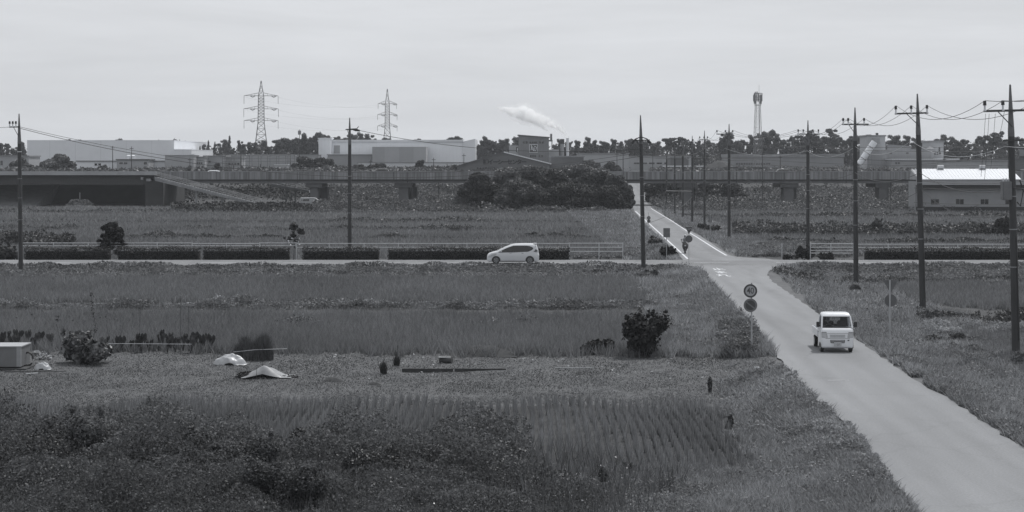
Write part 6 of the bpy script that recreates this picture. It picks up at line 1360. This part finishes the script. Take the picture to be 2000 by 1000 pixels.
p = Vector((X(1405, 500), 500, 6.2)); n_ = 40; u, v = np.meshgrid(np.linspace(-1, 1, n_), np.linspace(-1, 1, n_), indexing='ij'); z = (Z(313, 500)-6.2)*np.clip(1-np.sqrt(u**2+v**2)**1.3, 0, 1)*(1+.12*vn(u*4+3, v*4, .6))
idx = np.arange(n_*n_).reshape(n_, n_); o = npmesh('earth_mound', np.stack([u*6.2, v*6, z-.05], -1).reshape(-1, 3), np.stack([idx[:-1, :-1], idx[1:, :-1], idx[1:, 1:], idx[:-1, 1:]], -1).reshape(-1, 4), soil, None, p); tag(o, 'large dark heap of earth among the sheds', 'mound')
# spoil heap under the bridge with a white post
o = mound(156, 398.5, 60, 9, 'x', garden, 'spoil_heap'); o.location = (X(156, 352), 352, 0); tag(o, 'rough spoil heap with a pale post in front of the dark bridge', 'heap'); del o['group']
V, Fc = cloud([(0, 0, .3, 2.9, 1.5, 1.0), (-.9, 0, .8, 1.4, 1, .9), (.8, 0, .7, 1.6, 1, .9)], 4200, .15, rng=rg); npmesh('rough_cover', V, Fc, slope_m, o); b = MB(); b.tube([(0, 0, 1.6), (0, 0, 3.0)], .06, 5); b.build('post', post_w, o)
p = Vector((X(886, 350), 350, 0)); t = empty('utility_cabinet', p, 0, 'small white cabinet at the left end of the big clump', 'cabinet'); b = MB(); b.bb(-.5, .5, 0, .6, 0, 1.7); b.build('case', wall_m, t); b = MB(); b.bb(-.6, .6, -.1, .7, 1.7, 1.85); b.build('hood', white_paint, t)
# gravel track and low rails below the bridge
# ------------------------------------------------------------------ pines on the skyline: twelve kinds, each tree its own object
def pine_proto(seed, kind):
    rg = np.random.default_rng(seed); t = empty('pine_tree', (0, 0, -50)); B = []; Hh = 10.; W = 4.4 if kind != 2 else 3.2
    if kind == 0:      # umbrella shaped, bare lower trunk
        for i in range(22): a = rg.random()*6.28; r = rg.random()**.5*W*.5; B.append((r*math.cos(a), r*math.sin(a)*.7, 6.4+3.2*rg.random()-r*.3, .55+.45*rg.random(), .6, .3+.25*rg.random()))
    elif kind == 1:    # broad and ragged, foliage lower down
        for i in range(32): a = rg.random()*6.28; f = rg.random(); r = rg.random()**.5*W*.55*(1-.5*f); B.append((r*math.cos(a), r*math.sin(a)*.7, 2.2+7.2*f, .5+.4*rg.random(), .55, .4+.3*rg.random()))
    else:              # narrow conical
        for i in range(26): f = i/25; a = rg.random()*6.28; r = W*.36*(1-f)*rg.random()**.5; B.append((r*math.cos(a), r*math.sin(a), 1.6+8.*f, 1.1*(1-f*.8), 1.0*(1-f*.8), .45))
    top = max(c[2]+c[5] for c in B); B = [(c[0], c[1], c[2]*Hh/top, c[3], c[4], c[5]) for c in B]
    V, Fc = cloud(B, 8000, .135, shell=.25, jit=.9, rng=rg); npmesh('crown', V, Fc, pine_m, t)
    b = MB(); lean = rg.normal()*.35; b.tube([(0, 0, -.5), (lean*.6, 0, 4), (lean*.2, 0, 8.6)], [.22, .17, .07], 6)
    for c in B[::2]: b.tube([(lean*.4, 0, c[2]*.8), (c[0]*.6, c[1]*.6, c[2]*.94), (c[0], c[1], c[2])], [.08, .06, .03], 4)
    b.build('trunk', bark, t); return t
protos = [pine_proto(300+i, (0, 1, 1, 2, 0, 1, 1, 0, 2)[i]) for i in range(9)]
rr = random.Random(42); skyl = []
def row(px0, px1, step, ytf, d0, d1, kinds, jit=6):
    px = px0
    while px < px1: skyl.append((px+rr.uniform(-3, 3), rr.uniform(d0, d1), ytf(px)+rr.uniform(-jit, jit*1.4)+3*math.sin(px*.07), rr.choice(kinds))); px += step*rr.uniform(.5, 1.05)
row(-30, 60, 13, lambda x: 278, 590, 640, (1, 2, 5, 6))
row(130, 345, 17, lambda x: 272 if x < 240 else 279, 640, 680, (0, 4, 7, 1))
row(342, 470, 11, lambda x: 276+6*math.sin(x*.15), 590, 640, (1, 3, 5, 8))
row(470, 560, 12, lambda x: 274, 600, 650, (1, 2, 5, 0))
row(545, 628, 10, lambda x: 272-(x-545)*.06, 590, 640, (1, 2, 5, 6))
row(632, 930, 19, lambda x: 268 if x < 760 else 273, 665, 690, (0, 4, 7))
row(690, 756, 9, lambda x: 264, 665, 690, (1, 5, 6))
row(925, 1020, 9, lambda x: 268, 600, 650, (1, 2, 5, 6, 0))
row(1085, 1240, 9.5, lambda x: 273, 600, 650, (1, 2, 5, 6))
row(1240, 1420, 9.5, lambda x: 273-(x-1240)*.02, 600, 650, (1, 2, 5, 6, 0, 4))
row(1415, 1700, 10, lambda x: 262+3*math.sin(x*.05), 600, 640, (0, 1, 4, 6, 2))
row(1725, 2060, 10.5, lambda x: 267, 600, 640, (0, 1, 2, 5, 7))
anchors = [(53, 'the left end of the long warehouse'), (340, 'the right end of the long warehouse'), (471, 'the thin pole by the wider pylon'), (510, 'the wider pylon'), (585, 'the antenna pole'), (683, 'the lone hedge pole'), (756, 'the narrower pylon'), (928, 'the right end of the white warehouse'), (1046, 'the works tower'), (1108, 'the smoking chimney'), (1252, 'the junction pole'), (1424, 'the one sided crossarm pole'), (1480, 'the phone mast'), (1578, 'the pole by the white fence'), (1670, 'the pole behind the truck'), (1710, 'the conveyor tower'), (1792, 'the pole before the white roof'), (1829, 'the block tower'), (1978, 'the transformer pole')]
skyl.sort(); cnt = {}
ordn = ['first', 'second', 'third', 'fourth', 'fifth', 'sixth', 'seventh', 'eighth', 'ninth', 'tenth', 'eleventh', 'twelfth', 'thirteenth', 'fourteenth', 'fifteenth', 'sixteenth', 'seventeenth', 'eighteenth', 'nineteenth', 'twentieth']+['further']*20
kn = {0: 'flat topped pine', 4: 'flat topped pine', 7: 'flat topped pine', 1: 'ragged pine', 2: 'ragged pine', 5: 'ragged pine', 6: 'ragged pine', 3: 'narrow conifer', 8: 'narrow conifer'}
usedp = set()
for px, d, yt, k in skyl:
    x = X(px, d); z0 = 6.3; c = protos[k] if k not in usedp else copy_tree(protos[k]); usedp.add(k)
    hh = (Z(yt, d)-z0)*rr.choice((.84, .9, .94, .98, 1, 1.06)); s = hh/10.; c.location = (x, d, z0); c.scale = (s*rr.uniform(.7, 1.15)*min(1, 1.2/s+.2), s, s); c.rotation_euler = (0, 0, rr.uniform(0, 6.28))
    an = [a for a in anchors if a[0] <= px]; ref = an[-1] if an else (0, 'the left picture edge'); cnt[ref[1]] = cnt.get(ref[1], 0)+1
    tag(c, '%s on the skyline, %s right of %s' % (kn[k], ordn[cnt[ref[1]]-1], ref[1]), 'tree', 'pines of the far tree line')
for k in range(9):
    if k not in usedp:
        for ch in list(protos[k].children): bpy.data.objects.remove(ch)
        bpy.data.objects.remove(protos[k])

# ------------------------------------------------------------------ smoke
p = Vector((X(1108.5, 505), 505, Z(270, 505))); k = 505/F
m = bpy.data.materials.new('smoke'); m.use_nodes = True; nt = m.node_tree; N = nt.nodes; L = nt.links; N.clear()
out = N.new('ShaderNodeOutputMaterial'); pv = N.new('ShaderNodeVolumePrincipled'); pv.inputs['Color'].default_value = (.995, .998, 1, 1); pv.inputs['Anisotropy'].default_value = .45
L.new(pv.outputs[0], out.inputs['Volume'])
at = N.new('ShaderNodeTexCoord'); no = N.new('ShaderNodeTexNoise'); no.inputs['Scale'].default_value = .75; no.inputs['Detail'].default_value = 5; no.inputs['Roughness'].default_value = .6; L.new(at.outputs['Object'], no.inputs[0])
mr = N.new('ShaderNodeMapRange'); mr.inputs[1].default_value = .42; mr.inputs[2].default_value = .56; mr.inputs[3].default_value = .0; mr.inputs[4].default_value = 1.5; L.new(no.outputs[0], mr.inputs[0]); L.new(mr.outputs[0], pv.inputs['Density'])
sm = empty('smoke_plume', p, 0, 'white smoke plume drifting left from the slim pale chimney', 'smoke'); sm['kind'] = 'stuff'
b = ell((0, 0, 0), (.1, .1, .1)) if False else MB()
pts = []; rs = []
for u, v, r in [(0, 0, 2.2), (10, 14, 4), (22, 24, 6.5), (36, 31, 8), (52, 36, 10), (70, 43, 13), (86, 49, 15), (102, 50, 11), (118, 54, 7), (136, 60, 3)]: pts.append((-u*k, 0, v*k)); rs.append(r*k)
b.tube(pts, [r*1.0 for r in rs], 14); b.build('plume', m, sm, smooth=True)
m2 = m.copy(); m2.name = 'thin_smoke'
for nd in m2.node_tree.nodes:
    if nd.type == 'MAP_RANGE': nd.inputs[3].default_value = .0; nd.inputs[4].default_value = .16
b = MB(); b.tube([Vector(q)+Vector((0, .3, 0)) for q in pts], [r*1.6 for r in rs], 14); b.build('thin_plume', m2, sm, smooth=True)
b = MB(); b.tube([(-84*k, .2, 46*k), (-87*k, .2, 58*k), (-86*k, .2, 65*k)], [7*k, 7*k, 3*k], 12); b.build('puff', m, sm, smooth=True)
b = MB(); b.tube([(-32*k, -.6, 8*k), (-44*k, -.6, 18*k), (-56*k, -.6, 26*k), (-70*k, -.6, 34*k)], [1.2*k, 3*k, 4*k, 5*k], 10); b.build('second_wisp', m, sm, smooth=True)

# ------------------------------------------------------------------ haze in the air
hm_ = bpy.data.materials.new('haze'); hm_.use_nodes = True; nt = hm_.node_tree; N = nt.nodes; L = nt.links; N.clear()
out = N.new('ShaderNodeOutputMaterial'); pv = N.new('ShaderNodeVolumePrincipled'); pv.inputs['Color'].default_value = (.93, .96, 1, 1); pv.inputs['Density'].default_value = .00013
pv.inputs['Anisotropy'].default_value = .3; L.new(pv.outputs[0], out.inputs['Volume'])
b = MB(); b.bb(-1700, 1700, -30, 2600, -3, 47); tag(b.build('haze', hm_), kind='stuff')
